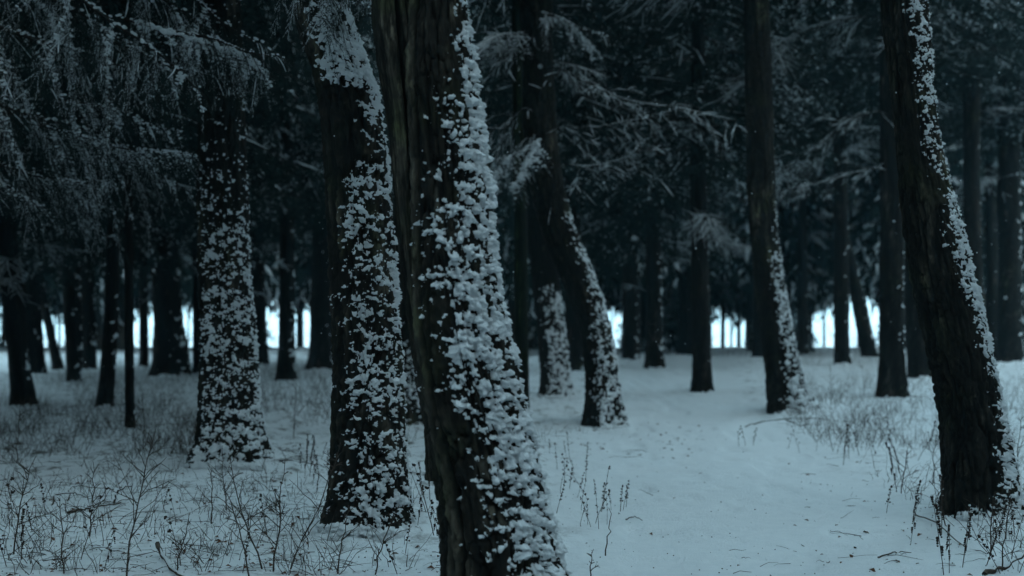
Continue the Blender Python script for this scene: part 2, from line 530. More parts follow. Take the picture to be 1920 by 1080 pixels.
def tufts(geo, P, step, ln, wd, rng, per=2, m=1, spread=0.75, white=0.0):
    """needle sprays along the line P"""
    seg = np.linalg.norm(np.diff(P, axis=0), axis=1); cum = np.concatenate([[0], np.cumsum(seg)])
    k = max(1, int(cum[-1] / step)) * per
    s = np.sort(rng.uniform(0, cum[-1], k))
    C = np.stack([np.interp(s, cum, P[:, a]) for a in range(3)], -1)
    ax = (P[-1] - P[0]); ax = ax / (np.linalg.norm(ax) + 1e-9)
    D = rng.normal(0, 1, (k, 3)); D -= (D @ ax)[:, None] * ax; D /= np.linalg.norm(D, axis=1, keepdims=True) + 1e-9
    D = D * spread + ax * rng.uniform(0.5, 1.0, (k, 1)); D[:, 2] -= 0.15
    D /= np.linalg.norm(D, axis=1, keepdims=True) + 1e-9
    Wd = np.cross(D, rng.normal(0, 1, (k, 3))); Wd /= np.linalg.norm(Wd, axis=1, keepdims=True) + 1e-9
    l = ln * rng.uniform(0.6, 1.2, (k, 1)); w = wd * rng.uniform(0.6, 1.2, (k, 1))
    a = C - Wd * w / 2; b = C + Wd * w / 2; c = C + D * l
    V = np.stack([a, b, c], 1).reshape(-1, 3)
    geo.add(V, np.arange(3 * k).reshape(-1, 3), np.where(rng.random(k) < white, 2, m))

def snow_run(geo, P, r, rng, lo=0.0, hi=1.0, sides=5, up=0.7):
    """a soft ridge of snow lying on the line P"""
    t = np.linspace(0, 1, len(P)); q = np.linspace(lo, hi, max(4, len(P)))
    Q = np.stack([np.interp(q, t, P[:, a]) for a in range(3)], -1)
    rr = r * (np.sin(np.linspace(0.12, math.pi - 0.12, len(Q))) ** 0.5) * rng.uniform(0.7, 1.25, len(Q))
    Q[:, 2] += r * up
    V, T = tube(Q, rr, sides)
    geo.add(V, T, 2)

def branch_geo(rng, L, det, dust=None):
    """one spruce bough growing along +x. det 0 far, 1 middle distance, 2 close"""
    g = Geo()
    n = 9
    t = np.linspace(0, 1, n)
    rise = rng.uniform(-0.15, 0.1); sag = rng.uniform(0.25, 0.45)
    P = np.stack([t * L, 0.10 * L * np.sin(t * 5 + rng.uniform(0, 6)) * t, L * (rise * t - sag * t ** 2 + 0.14 * t ** 4 + 0.03 * np.sin(t * 9 + rng.uniform(0, 6)) * t)], -1)
    V, T = tube(P, np.linspace(0.011 * L + 0.004, 0.004, n), 4 if det else 3); g.add(V, T, 0)
    tangent = np.gradient(P, axis=0); tangent /= np.linalg.norm(tangent, axis=1, keepdims=True)
    pairs = {0: 6, 1: 13, 2: 20}[det]
    for s in np.linspace(0.12, 0.99, pairs):
        for side in (-1, 1):
            s2 = np.clip(s + rng.uniform(-0.03, 0.03), 0, 1)
            p0 = np.array([np.interp(s2, t, P[:, a]) for a in range(3)])
            tg = np.array([np.interp(s2, t, tangent[:, a]) for a in range(3)])
            lat = np.array([-tg[1], tg[0], 0]) * side
            ang = rng.uniform(0.7, 1.05)
            dv = tg * math.cos(ang) + lat * math.sin(ang); dv[2] -= rng.uniform(0.1, 0.5)
            l = L * (0.12 + 0.36 * (1 - s2) ** 0.8) * rng.uniform(0.6, 1.2)
            q = twig_line(p0, dv, l, 4, rng.uniform(0.3, 1.0), rng)
            if det == 0:
                tufts(g, q, 0.16, 0.24, 0.09, rng, 2, white=dust * (1.9 if rng.random() < 0.5 else 0.1))
            elif det == 1:
                tufts(g, q, 0.045, 0.085, 0.024, rng, 3, white=dust * (1.9 if rng.random() < 0.5 else 0.1))
                if rng.random() < dust * 0.8:
                    lo = rng.uniform(0, 0.4); snow_run(g, q, rng.uniform(0.006, 0.012), rng, lo, rng.uniform(lo + 0.2, 0.8), 4)
            else:
                V, T = tube(q, [0.004, 0.003, 0.003, 0.002], 3); g.add(V, T, 0)
                wh = rng.choice([0.0, 0.01, 0.02, 0.55])
                tufts(g, q, 0.0055, 0.022, 0.0032, rng, 2, white=wh)
                if rng.random() < 0.10: snow_run(g, q, rng.uniform(0.005, 0.010), rng, 0.0, rng.uniform(0.4, 0.95), 5)
                if wh > 0.3 and rng.random() < 0.6:     # a pad of snow resting on the spray
                    u = rng.uniform(0.05, 0.75, int(6 + l * 40))
                    C = np.stack([np.interp(u, np.linspace(0, 1, 4), q[:, a]) for a in range(3)], -1) + rng.normal(0, 0.014, (len(u), 3)) * np.array([1, 1, 0.4]); C[:, 2] += 0.010
                    blobs(g, C, rng.uniform(0.008, 0.024, len(u)), rng, 0, 2, np.tile([0, 0, 1.0], (len(u), 1)), 0.55)
                k2 = max(2, int(l / 0.085))
                for s3 in np.linspace(0.12, 0.95, k2):
                    for sd in (-1, 1):
                        pp = np.array([np.interp(s3, np.linspace(0, 1, 4), q[:, a]) for a in range(3)])
                        dq = (q[-1] - q[0]); dq /= np.linalg.norm(dq) + 1e-9
                        la = np.array([-dq[1], dq[0], 0]) * sd
                        d3 = dq * 0.75 + la * 0.65; d3[2] -= rng.uniform(0, 0.35)
                        l3 = l * 0.38 * (1 - 0.55 * s3) * rng.uniform(0.6, 1.1)
                        q3 = twig_line(pp, d3, l3, 3, 0.35, rng)
                        tufts(g, q3, 0.0055, 0.021, 0.0032, rng, 2, white=wh)
                        if rng.random() < 0.02: snow_run(g, q3, rng.uniform(0.005, 0.009), rng, 0.0, 0.9, 4)
    if det == 2:   # heavier loaf of snow on the main stem
        idx = rng.uniform(0.1, 0.95, int(L * 30))
        C = np.stack([np.interp(idx, t, P[:, a]) for a in range(3)], -1) + rng.normal(0, 0.012, (len(idx), 3)); C[:, 2] += 0.016
        blobs(g, C, rng.uniform(0.008, 0.022, len(idx)), rng, 1, 2, np.tile([0, 0, 1.0], (len(idx), 1)), 0.6)
    else:
        if rng.random() < 0.35:
            lo = rng.uniform(0.1, 0.5); snow_run(g, P, 0.014 if det else 0.03, rng, lo, lo + 0.4, 4)
    return g.arrays()

def bare_geo(rng, L):
    """a thin dead bough, snow lying on it, growing along +x"""
    g = Geo()
    n = 10; t = np.linspace(0, 1, n)
    rise = rng.uniform(-0.25, 0.3); sag = rng.uniform(0.05, 0.4)
    P = np.stack([t * L, 0.05 * L * np.sin(t * 4 + rng.uniform(0, 6)) * t, L * (rise * t - sag * t ** 2)], -1)
    V, T = tube(P, np.linspace(0.016, 0.004, n), 4); g.add(V, T, 0)
    snow_run(g, P, 0.012, rng, 0.05, 0.95, 4)
    for s in np.sort(rng.uniform(0.15, 1, int(L * 11))):
        p0 = np.array([np.interp(s, t, P[:, a]) for a in range(3)])
        a = rng.uniform(0.4, 1.0) * rng.choice([-1, 1])
        dv = np.array([math.cos(a), math.sin(a), rng.uniform(-0.5, 0.3)])
        l = L * 0.30 * (1.15 - s) * rng.uniform(0.5, 1.4)
        q = twig_line(p0, dv, l, 5, rng.uniform(0, 0.6), rng, 0.03)
        V, T = tube(q, np.linspace(0.006, 0.002, 5), 3); g.add(V, T, 0)
        snow_run(g, q, 0.008, rng, 0.0, 1.0, 3)
        for s3 in rng.uniform(0.2, 0.9, 4):
            pp = np.array([np.interp(s3, np.linspace(0, 1, 5), q[:, b]) for b in range(3)])
            d3 = dv + rng.normal(0, 0.6, 3)
            q3 = twig_line(pp, d3, l * 0.35, 4, 0.3, rng, 0.03)
            V, T = tube(q3, np.linspace(0.004, 0.0015, 4), 3); g.add(V, T, 0)
            if rng.random() < 0.7: snow_run(g, q3, 0.006, rng, 0, 1, 3)
    return g.arrays()

RNG = np.random.default_rng(7)
LIB = {0: [branch_geo(RNG, 1.0, 0, k) for k in (0.20, 0.01, 0.09, 0.01, 0.03, 0.13)], 1: [branch_geo(RNG, 1.8, 1, k) for k in (0.20, 0.005, 0.07, 0.005, 0.02, 0.005, 0.12)]}
BARE = []
for k in range(7):
    V, T, m = bare_geo(RNG, [1.6, 2.0, 2.4, 2.8, 1.3, 2.2, 3.0][k])
    BARE.append(mk_mesh('bare_branch', V, T, TREE_MATS, m))
CLOSE = []
for k in range(5):
    V, T, m = branch_geo(RNG, [1.5, 1.9, 2.3, 1.7, 1.2][k], 2)
    CLOSE.append(mk_mesh('spruce_branch', V, T, TREE_MATS, m, smooth=True))

def crown_mesh(rng, det, H, rmax, whorl, per, low=0.75):
    """crown with its lowest bough at z = 0"""
    lib = LIB[det]; base = {0: 1.0, 1: 1.8}[det]
    Vs, Ts, Ms, n = [], [], [], 0
    z = 0.0
    while z < H * 0.98:
        u = z / H
        r = rmax * (low + (1 - low) * min(1, u * 5)) * (1 - u) ** 0.75
        k = per + rng.integers(-1, 2)
        a0 = rng.uniform(0, 6.28)
        for j in range(max(3, k)):
            V, T, m = lib[rng.integers(0, len(lib))]
            sc = max(0.12, r / base * rng.uniform(0.65, 1.15))
            a = a0 + j * 6.283 / max(3, k) + rng.uniform(-0.35, 0.35)
            tilt = -0.12 + 0.75 * u + rng.uniform(-0.12, 0.12)
            v = V * sc
            if det == 1: v = V * np.array([sc, sc, sc])
            X = v[:, 0] * math.cos(tilt) - v[:, 2] * math.sin(tilt); Zz = v[:, 0] * math.sin(tilt) + v[:, 2] * math.cos(tilt)
            x = X * math.cos(a) - v[:, 1] * math.sin(a); y = X * math.sin(a) + v[:, 1] * math.cos(a)
            Vs.append(np.stack([x, y, Zz + z + rng.uniform(-0.2, 0.2)], -1)); Ts.append(T + n); Ms.append(m); n += len(V)
        z += whorl * rng.uniform(0.75, 1.25) * (1 + 0.6 * u)
    me = mk_mesh('crown', np.concatenate(Vs), np.concatenate(Ts), TREE_MATS, np.concatenate(Ms))
    me['tall'] = float(z)
    return me

CROWN_MID = [crown_mesh(RNG, 1, 12.0, 2.5, 0.52, 7), crown_mesh(RNG, 1, 13.0, 2.9, 0.55, 7)]
CROWN_MID.append(CROWN_MID[0])
CROWN_FAR = [crown_mesh(RNG, 0, 16.0, 2.6, 0.42, 8), crown_mesh(RNG, 0, 15.0, 3.0, 0.45, 8), crown_mesh(RNG, 0, 17.0, 2.4, 0.42, 7)]
CROWN_YOUNG = [crown_mesh(RNG, 0, 5.5, 1.25, 0.26, 8, 0.95), crown_mesh(RNG, 0, 4.5, 1.4, 0.26, 8, 0.95)]

# ------------------------------------------------------------------ the trees one can tell apart
def tree(label, rows, base_py=None, crown=None, crown_z=5.0, crown_s=1.0, height=17.0, nt_=40, dz=0.10, bark=1.0, seed=1,
         flare=0.35, snow=None, branches=0, bz=(2.2, 5.5), mat=None, d=None, split=None, name='tree', cat='tree', group='trees of the wood'):
    lo = max(rows, key=lambda r: r[0])
    if d is None: d = depth_at((lo[1] + lo[2]) / 2, lo[0])
    t = Trunk(rows, d, height, seed, bark, flare)
    t.split = split
    o = tag(link(name, None, None, (t.base_x, d, t.gz)), label, cat, group)
    zvis = px_z(-40, d)
    tr = link('trunk', t.mesh('trunk', nt_, dz, min(zvis, t.top - 1), mat or BARK), o)
    if snow: 
        s = link('trunk_snow', t.snow('trunk_snow', zhi=min(zvis, t.top), seed=seed + 50, **snow), tr)
        s['kind'] = 'stuff'
    rng = np.random.default_rng(seed + 900)
    if crown is not None:
        cx = float(t.centre(crown_z + 2)) - t.base_x
        link('crown', crown, o, (cx, 0, crown_z - t.gz), (0, 0, rng.uniform(0, 6.28)), (crown_s, crown_s, max(0.3, (t.top - crown_z) / crown['tall'])))  # several crowns are widened so that they shade the ground below
    for k in range(branches):
        z = rng.uniform(*bz); a = rng.uniform(0, 6.283); r = float(t.radius(z)) * 0.8
        s = rng.uniform(0.55, 1.0)
        link('branch', BARE[rng.integers(0, len(BARE))], o, (float(t.centre(z)) - t.base_x + r * math.cos(a), r * math.sin(a), z - t.gz), (0, rng.uniform(-0.2, 0.25), a), (s, s, s))
    return o, t

def zof(py, d): return px_z(py, d)

# front trunk: two thirds caked on the right
d1 = depth_at(960, 1122)
def cov1(s, z):
    s0 = np.interp(z, [zof(1080, d1), zof(900, d1), zof(700, d1), zof(500, d1), zof(350, d1), zof(200, d1), zof(80, d1), zof(0, d1)], [-0.2, -0.25, -0.55, -0.7, -0.4, 0.15, 0.45, 0.7])
    return sstep(s0 - 0.7, s0 + 0.9, s) * 1.02
front, t_front = tree('big dark trunk nearest the viewer, its right side caked with snow clumps',
    [(0, 772, 872), (100, 764, 885), (200, 766, 898), (300, 770, 910), (400, 772, 920), (500, 775, 931), (600, 779, 946), (700, 790, 968), (800, 808, 991), (900, 826, 1013), (1000, 836, 1037), (1080, 842, 1060), (1122, 842, 1074)],
    crown=CROWN_MID[0], crown_z=6.4, crown_s=1.15, height=18, nt_=200, dz=0.012, seed=3, flare=0.18, d=d1, mat=BARK_NEAR, split=-2.45,
    snow=dict(cover=cov1, res=0.0055, thick=0.022, fine=1.15, amount=0.02))

tw = Trunk([(0, 696, 766), (100, 704, 776), (200, 724, 786), (300, 735, 792), (400, 743, 800), (500, 752, 810), (600, 766, 828), (700, 778, 850), (780, 800, 880)], d1 + 0.24, 17, 8, 1.0, 0.0)
tw.split = -1.1
link('trunk', tw.mesh('trunk', 150, 0.014, px_z(-40, tw.d), BARK_NEAR), front, (tw.base_x - t_front.base_x, tw.d - t_front.d, tw.gz - t_front.gz))['label'] = 'rough cracked second stem without snow'

d2 = depth_at(696, 978)
def cov2(s, z):
    s0 = np.interp(z, [zof(980, d2), zof(850, d2), zof(600, d2), zof(400, d2), zof(300, d2), zof(180, d2), zof(160, d2), zof(0, d2)], [-0.6, -0.6, -0.75, -0.6, 0.1, 0.5, -0.7, -0.3])
    dens = np.interp(z, [zof(980, d2), zof(800, d2), zof(420, d2), zof(250, d2), zof(170, d2), zof(150, d2), zof(0, d2)], [0.85, 0.62, 0.66, 0.55, 0.85, 1.15, 1.0])
    return sstep(s0 - 0.3, s0 + 0.4, s) * dens
second, t_second = tree('snow-flecked trunk standing just left of the front trunk, white cap at its upper bend',
    [(0, 550, 645), (60, 562, 665), (130, 583, 697), (200, 597, 718), (300, 611, 728), (400, 619, 735), (500, 625, 742), (600, 629, 748), (700, 629, 752), (800, 627, 757), (900, 625, 764), (960, 622, 770), (988, 618, 775)],
    crown=CROWN_MID[1], crown_z=7.0, crown_s=1.1, height=19, nt_=170, dz=0.015, seed=14, flare=0.20, d=d2, mat=BARK_NEAR,
    snow=dict(cover=cov2, res=0.0060, thick=0.019, fine=1.15, amount=0.055))

d3 = depth_at(430, 860)
def cov3(s, z):
    dens = np.interp(z, [zof(860, d3), zof(700, d3), zof(480, d3), zof(330, d3), zof(200, d3)], [1.0, 0.78, 0.75, 0.45, 0.35])
    return sstep(-1.0, -0.55, s) * dens
third, t_third = tree('upright trunk on the left speckled all over with snow, flared at its base',
    [(0, 386, 448), (200, 376, 455), (300, 371, 458), (400, 370, 464), (500, 372, 468), (600, 375, 474), (700, 377, 481), (800, 373, 488), (866, 365, 496)],
    crown=CROWN_MID[2], crown_z=6.2, crown_s=1.6, height=19, nt_=150, dz=0.02, seed=25, flare=0.36, d=d3, mat=BARK_NEAR,
    snow=dict(cover=cov3, res=0.0090, thick=0.018, fine=1.1, amount=0.0))

d6 = depth_at(1838, 950)
def cov6(s, z):
    s0 = np.interp(z, [zof(960, d6), zof(900, d6), zof(800, d6), zof(700, d6), zof(550, d6), zof(350, d6), zof(200, d6), zof(0, d6)], [-0.4, 0.1, 0.5, 0.45, 0.15, 0.0, -0.1, -0.3])
    dens = np.interp(z, [zof(960, d6), zof(700, d6), zof(500, d6), zof(200, d6)], [0.7, 0.9, 0.85, 0.45])
    return sstep(s0 - 0.3, s0 + 0.4, s) * dens
tree('dark leaning trunk at the right side with a snowy right edge',
    [(0, 1655, 1733), (100, 1665, 1744), (200, 1675, 1752), (300, 1685, 1766), (400, 1696, 1790), (500, 1711, 1815), (600, 1731, 1840), (700, 1754, 1864), (800, 1767, 1880), (900, 1774, 1896), (962, 1770, 1904)],
    crown=CROWN_MID[0], crown_z=7.2, height=18, nt_=150, dz=0.016, seed=37, flare=0.18, d=d6, mat=BARK_NEAR,
    snow=dict(cover=cov6, res=0.0070, thick=0.017, fine=1.35, amount=0.065))

d4 = depth_at(1132, 794)
def cov4(s, z):
    s0 = np.interp(z, [zof(790, d4), zof(640, d4), zof(560, d4), zof(430, d4), zof(350, d4), zof(0, d4)], [-0.7, -0.45, 0.1, 0.5, 1.3, 1.6])
    return sstep(s0 - 0.4, s0 + 0.6, s) * 0.85
curved, t_curved = tree('crooked trunk bowing to the right above the path, snow along its outer bend',
    [(0, 975, 1034), (100, 977, 1036), (200, 981, 1041), (300, 988, 1047), (370, 1000, 1060), (430, 1016, 1076), (480, 1034, 1098), (530, 1054, 1118), (580, 1076, 1134), (630, 1094, 1146), (700, 1100, 1158), (750, 1098, 1166), (798, 1092, 1173)],
    crown=CROWN_MID[1], crown_z=8.0, crown_s=1.5, height=18, nt_=90, dz=0.03, seed=48, flare=0.2, d=d4, mat=BARK_NEAR, branches=5, bz=(4.5, 7.0),
    snow=dict(cover=cov4, res=0.0120, thick=0.020, fine=0.95, amount=0.03))

d5 = depth_at(1482, 765)
def cov5(s, z):
    s0 = np.interp(z, [zof(768, d5), zof(600, d5), zof(480, d5), zof(350, d5), zof(0, d5)], [-0.45, -0.2, -0.1, 0.9, 1.5])
    dens = np.interp(z, [zof(768, d5), zof(500, d5), zof(420, d5)], [1.0, 0.7, 0.4])
    return sstep(s0 - 0.3, s0 + 0.5, s) * dens
tree('brown trunk right of the path, leaning left as it rises, snow-speckled foot',
    [(0, 1394, 1439), (200, 1400, 1447), (350, 1403, 1452), (450, 1410, 1459), (550, 1420, 1472), (620, 1428, 1486), (700, 1440, 1504), (768, 1446, 1522)],
    crown=CROWN_MID[2], crown_z=8.2, crown_s=1.5, height=19, nt_=90, dz=0.03, seed=59, flare=0.4, d=d5, mat=BARK_NEAR, branches=3, bz=(5, 8),
    snow=dict(cover=cov5, res=0.0120, thick=0.020, fine=0.95, amount=0.03))

def cov_all(s, z): return sstep(-0.9, -0.3, s) * 0.8
tree('shaded trunk with snowy foot glimpsed between the two foremost trunks',
    [(300, 738, 786), (500, 740, 790), (700, 744, 798), (796, 738, 806)],
    crown=CROWN_MID[0], crown_z=7.5, crown_s=1.5, height=18, nt_=80, dz=0.035, seed=66, flare=0.25, mat=BARK_NEAR,
    snow=dict(cover=lambda s, z: 0.75 * (1 - sstep(0.9, 1.8, z)) + 0 * s, res=0.015, fine=0.7))
tree('pale snow-plastered trunk foot behind the crooked trunk',
    [(420, 985, 1040), (550, 1000, 1052), (640, 1010, 1060), (700, 1014, 1066), (741, 1014, 1072)],
    crown=CROWN_MID[2], crown_z=6.0, height=17, nt_=60, dz=0.05, seed=71, flare=0.3,
    snow=dict(cover=lambda s, z: sstep(-0.9, -0.2, s) * (1 - sstep(2.0, 2.6, z)), res=0.016, fine=0.75, amount=-0.03))
tree('slim green mossy stem just right of the front trunk',
    [(0, 958, 976), (440, 964, 988), (600, 965, 990), (784, 966, 993)], crown=CROWN_MID[2], crown_z=7.5, crown_s=0.7, height=14, nt_=32, dz=0.06, seed=77, flare=0.1, bark=0.5, mat=BARK_GREEN)

# middle distance: label, rows, crown, crown start, boughs
MID = [
 ('straight dark trunk beside the path, foliage hanging down to its middle', [(300, 1294, 1324), (500, 1296, 1327), (660, 1299, 1331), (734, 1300, 1337)], 1, 5.4, 8),
 ('dark broad-footed trunk left of the path, next but one to the crooked trunk', [(300, 1210, 1238), (500, 1212, 1241), (640, 1211, 1243), (691, 1208, 1244)], 0, 4.9, 5),
 ('narrow dark trunk first behind the bend of the crooked trunk', [(300, 1166, 1192), (500, 1168, 1196), (672, 1168, 1198)], 2, 4.8, 4),
 ('slender far trunk between the two straight dark trunks by the path', [(300, 1272, 1290), (640, 1272, 1294), (664, 1270, 1296)], 0, 6.4, 2),
 ('stout vertical trunk rising left of the leaning trunk on the right', [(200, 1650, 1692), (500, 1650, 1694), (690, 1650, 1697), (743, 1646, 1701)], 1, 6.2, 5),
 ('dark trunk directly behind the leaning right-hand trunk', [(300, 1695, 1735), (600, 1698, 1745), (706, 1703, 1750)], 2, 5.6, 4),
 ('dark straight trunk in front of the bright opening on the right', [(300, 1562, 1588), (600, 1565, 1591), (684, 1564, 1594)], 0, 5.2, 4),
 ('slanting trunk crossing the bright opening on the right', [(430, 1568, 1590), (520, 1588, 1612), (600, 1604, 1630), (669, 1617, 1647)], 2, 6.0, 0),
 ('thin dark trunk just right of the brown leaning trunk by the path', [(300, 1494, 1512), (600, 1495, 1515), (664, 1494, 1516)], 1, 5.2, 3),
 ('tall straight pole-like trunk, left one of the pair at the right edge', [(0, 1804, 1834), (400, 1808, 1838), (560, 1812, 1843), (690, 1815, 1848)], 1, 9.0, 7),
 ('thin trunk between the pole-like trunk and the right edge', [(0, 1846, 1864), (400, 1848, 1868), (672, 1850, 1874)], 0, 8.5, 6),
 ('broad dark trunk cut by the right edge of the view', [(0, 1872, 1908), (400, 1872, 1912), (679, 1872, 1918)], 2, 7.8, 5),
 ('far dark trunk half hidden behind the brown trunk by the path', [(300, 1414, 1432), (600, 1412, 1434), (668, 1410, 1438)], 0, 6.2, 2),
 ('dark trunk half hidden behind the foot of the crooked trunk', [(400, 1058, 1086), (640, 1062, 1094), (694, 1060, 1098)], 2, 5.6, 2),
 ('broad black trunk with spreading foot, left of the snow-speckled upright trunk', [(300, 278, 322), (450, 282, 330), (600, 289, 342), (702, 288, 358)], 1, 4.6, 5),
 ('dark trunk leaning slightly right, second from the broad black one', [(300, 204, 224), (560, 198, 222), (700, 189, 215), (763, 181, 210)], 0, 4.4, 3),
 ('black slender pole of a stem in front of the left-hand trees', [(300, 233, 247), (600, 234, 250), (806, 235, 252)], 2, 4.8, 0),
 ('stout dark trunk left of the tilted one, its foot in tall grass', [(300, 118, 148), (560, 120, 152), (717, 127, 152)], 1, 4.2, 3),
 ('dark trunk close behind the stout one on the left', [(300, 152, 172), (690, 152, 180)], 2, 4.6, 2),
 ('bent trunk at the left edge leaning into the view', [(380, -12, 24), (560, 4, 42), (680, 18, 52), (758, 26, 70)], 0, 4.2, 3),
 ('wide dark trunk second from the left edge', [(300, 36, 76), (600, 36, 76), (702, 40, 82)], 1, 4.3, 3),
 ('thin stem slanting left through the bright gap at the left', [(470, 62, 74), (560, 74, 88), (640, 90, 106), (693, 100, 120)], 2, 6.0, 0),
 ('thin far trunk beside the bright gap under the left boughs', [(400, 262, 276), (688, 262, 278)], 0, 5.8, 1),
 ('dark trunk right behind the snow-speckled upright trunk', [(300, 466, 492), (600, 470, 498), (684, 472, 502)], 1, 5.2, 3),
 ('dark trunk in the middle of the gap between the speckled trunks', [(300, 526, 550), (600, 524, 552), (713, 518, 554)], 2, 5.0, 4),
 ('broad shadowy trunk seen just left of the white-capped trunk', [(300, 586, 622), (560, 584, 624), (692, 576, 628)], 0, 5.4, 3),
 ('dark trunk peeping out left of the snow-speckled upright trunk', [(300, 360, 378), (600, 362, 380), (697, 362, 384)], 2, 4.8, 2),
]
MIDT = {}
def mid_cover(k):
    a = 0.25 + 0.45 * ((k * 37) % 10) / 10
    return lambda s, z: sstep(0.1, 1.0, s) * a * (0.6 + 0.4 * (1 - sstep(0.8, 2.5, z)))
for k, (lab, rows, ci, cz, nb) in enumerate(MID):
    if k in (4, 5, 6, 7, 8, 12): cz += 2.4
    MIDT[k] = tree(lab, rows, crown=CROWN_MID[ci], crown_z=cz, crown_s=1.4 + 0.1 * (k % 4), height=16 + (k * 7) % 5, nt_=44, dz=0.09, seed=100 + 11 * k, flare=0.3, bark=0.9, branches=nb, bz=(max(2.4, cz - 2.6), cz + 1.2),
         snow=dict(cover=mid_cover(k), res=0.03, thick=0.022, fine=0.5))

# ------------------------------------------------------------------ far edge of the wood
GAPS = [(0, 13), (84, 100), (106, 118), (250, 261), (284, 290), (346, 360), (503, 517), (551, 582), (620, 628), (1140, 1157), (1341, 1352), (1358, 1368), (1374, 1396), (1533, 1562), (1596, 1603), (1622, 1648)]
def in_gap(px, w):
    return any(a - w < px < b + w for a, b in GAPS)
rf = random.Random(5)
def far_tree(px, d, cz, ci, r, label, group, s=1.0):
    x = px_x(px, d); gz = float(terr(x, d))
    o = tag(link('spruce_tree', None, None, (x, d, gz)), label, 'tree', group)
    H = rf.uniform(23, 28)
    n = 8; z = np.linspace(-0.3, H, n)
    lean = rf.uniform(-0.25, 0.25)
    P = np.stack([lean * (z / H), 0.1 * np.sin(z), z], -1)
    V, T = tube(P, r * (1 - 0.85 * np.clip(z / H, 0, 1)), 8)
    link('trunk', plated(mk_mesh('trunk', V, T, [BARK])), o)
    link('crown', CROWN_FAR[ci], o, (0, 0, cz), (0, 0, rf.uniform(0, 6.28)), (s, s, (H - cz) / 16.0))
    return o
n = 0
for row, (d0, step) in enumerate([(44, 84), (52, 66), (60, 50), (68, 40)]):
    px = -230.0
    while px < 2150:
        d = d0 + rf.uniform(-3, 3); p = px + rf.uniform(-18, 18); r = rf.uniform(0.12, 0.30)
        if not in_gap(p, r / d * F + 2):
            cz = rf.uniform(2.6, 4.2) if not in_gap(p, 70) else rf.uniform(3.4, 4.6)
            far_tree(p, d, cz, n % 3, r, 'far snow-dusted spruce in the dim back rows of the wood', 'far spruces at the back of the wood', rf.uniform(0.85, 1.1))
            n += 1
        px += step
for px, d in [(1355, 58), (1371, 64), (1385, 66), (1399, 61), (1610, 63), (103, 62), (92, 66), (170, 60), (566, 68), (112, 57), (559, 60), (7, 60), (353, 63), (1545, 66), (1147, 62)]:
    far_tree(px, d, rf.uniform(3.4, 4.2), n % 3, rf.uniform(0.05, 0.14), 'thin far trunk standing dark against a bright gap at the wood edge', 'thin trunks in the bright gaps', 0.8); n += 1
px = -150
while px < 2080:
    d = rf.uniform(46, 66); s = rf.choice([0.3, 0.35, 0.4, 0.5, 0.8]); w = 1.25 * s / d * F
    if not in_gap(px, w * 0.7):
        x = px_x(px, d); gz = float(terr(x, d))
        o = tag(link('young_spruce', None, None, (x, d, gz)), 'low young spruce with boughs to the ground at the dark back of the wood', 'tree', 'young spruces at the back of the wood')
        z = np.linspace(-0.2, 5.0, 5)
        V, T = tube(np.stack([0 * z, 0 * z, z * s], -1), 0.06 * s * (1 - z / 5.4), 6)
        link('trunk', plated(mk_mesh('trunk', V, T, [BARK])), o)
        link('crown', CROWN_YOUNG[n % 2], o, (0, 0, 0.15), (0, 0, rf.uniform(0, 6.28)), (s, s, s)); n += 1
    px += rf.uniform(4, 11)

# long thin boughs drawn as pale lines across the dark canopy
def arc(ent, pts, r, seed, d_=None):
    r = r * 0.62
    o, t_ = ent
    d_ = t_.d - 0.6 if d_ is None else d_
    rng = np.random.default_rng(seed); g = Geo()
    zt = px_z(pts[0][1], d_)
    Q = [np.array([float(t_.centre(zt)), t_.d, zt])] + [np.array([px_x(a, d_), d_, px_z(b, d_)]) for a, b in pts]
    Q = np.array(Q) - np.array(o.location)
    n = 26; u = np.linspace(0, len(Q) - 1, n); P = np.stack([np.interp(u, np.arange(len(Q)), Q[:, a]) for a in range(3)], -1)
    ker = np.array([1, 2, 3, 2, 1]) / 9.0
    for _ in range(2):
        for a in range(3): P[:, a] = np.convolve(np.pad(P[:, a], 2, mode='edge'), ker, 'valid')
    P += rng.normal(0, 0.010, P.shape)
    o0 = P[0].copy(); P = P - o0
    V, T = tube(P, np.linspace(r, r * 0.3, n), 5); g.add(V, T, 0)
    snow_run(g, P, r * 0.5, rng, 0.02, 0.98, 5, 0.9)
    L = np.linalg.norm(np.diff(P, axis=0), axis=1).sum()
    for s_ in rng.uniform(0.15, 1.0, int(L * 12)):
        p = np.array([np.interp(s_, np.linspace(0, 1, n), P[:, a]) for a in range(3)])
        tg = P[min(n - 1, int(s_ * (n - 1)) + 1)] - P[int(s_ * (n - 1)) - 1]; tg /= np.linalg.norm(tg) + 1e-9
        dv = tg * 0.8 + rng.normal(0, 0.55, 3); dv[2] -= 0.25
        l = rng.uniform(0.2, 0.75)
        q = twig_line(p, dv / np.linalg.norm(dv), l, 5, rng.uniform(0.0, 0.6), rng, 0.03)
        V, T = tube(q, np.linspace(r * 0.35, 0.002, 5), 3); g.add(V, T, 0)
        if rng.random() < 0.55: snow_run(g, q, r * 0.28, rng, 0, 1, 3)
        for s3 in rng.uniform(0.2, 0.95, 4):
            pp = np.array([np.interp(s3, np.linspace(0, 1, 5), q[:, b]) for b in range(3)])
            d3 = dv + rng.normal(0, 0.6, 3)
            q3 = twig_line(pp, d3 / np.linalg.norm(d3), l * 0.35, 3, 0.3, rng, 0.03)
            V, T = tube(q3, [0.004, 0.003, 0.0015], 3); g.add(V, T, 0)
            if rng.random() < 0.6: snow_run(g, q3, 0.006, rng, 0, 1, 3)
    link('branch', g.mesh('branch', TREE_MATS), o, tuple(o0))
C4 = (curved, t_curved)
arc(C4, [(1040, 120), (1110, 160), (1180, 192), (1300, 205), (1385, 228)], 0.020, 1)
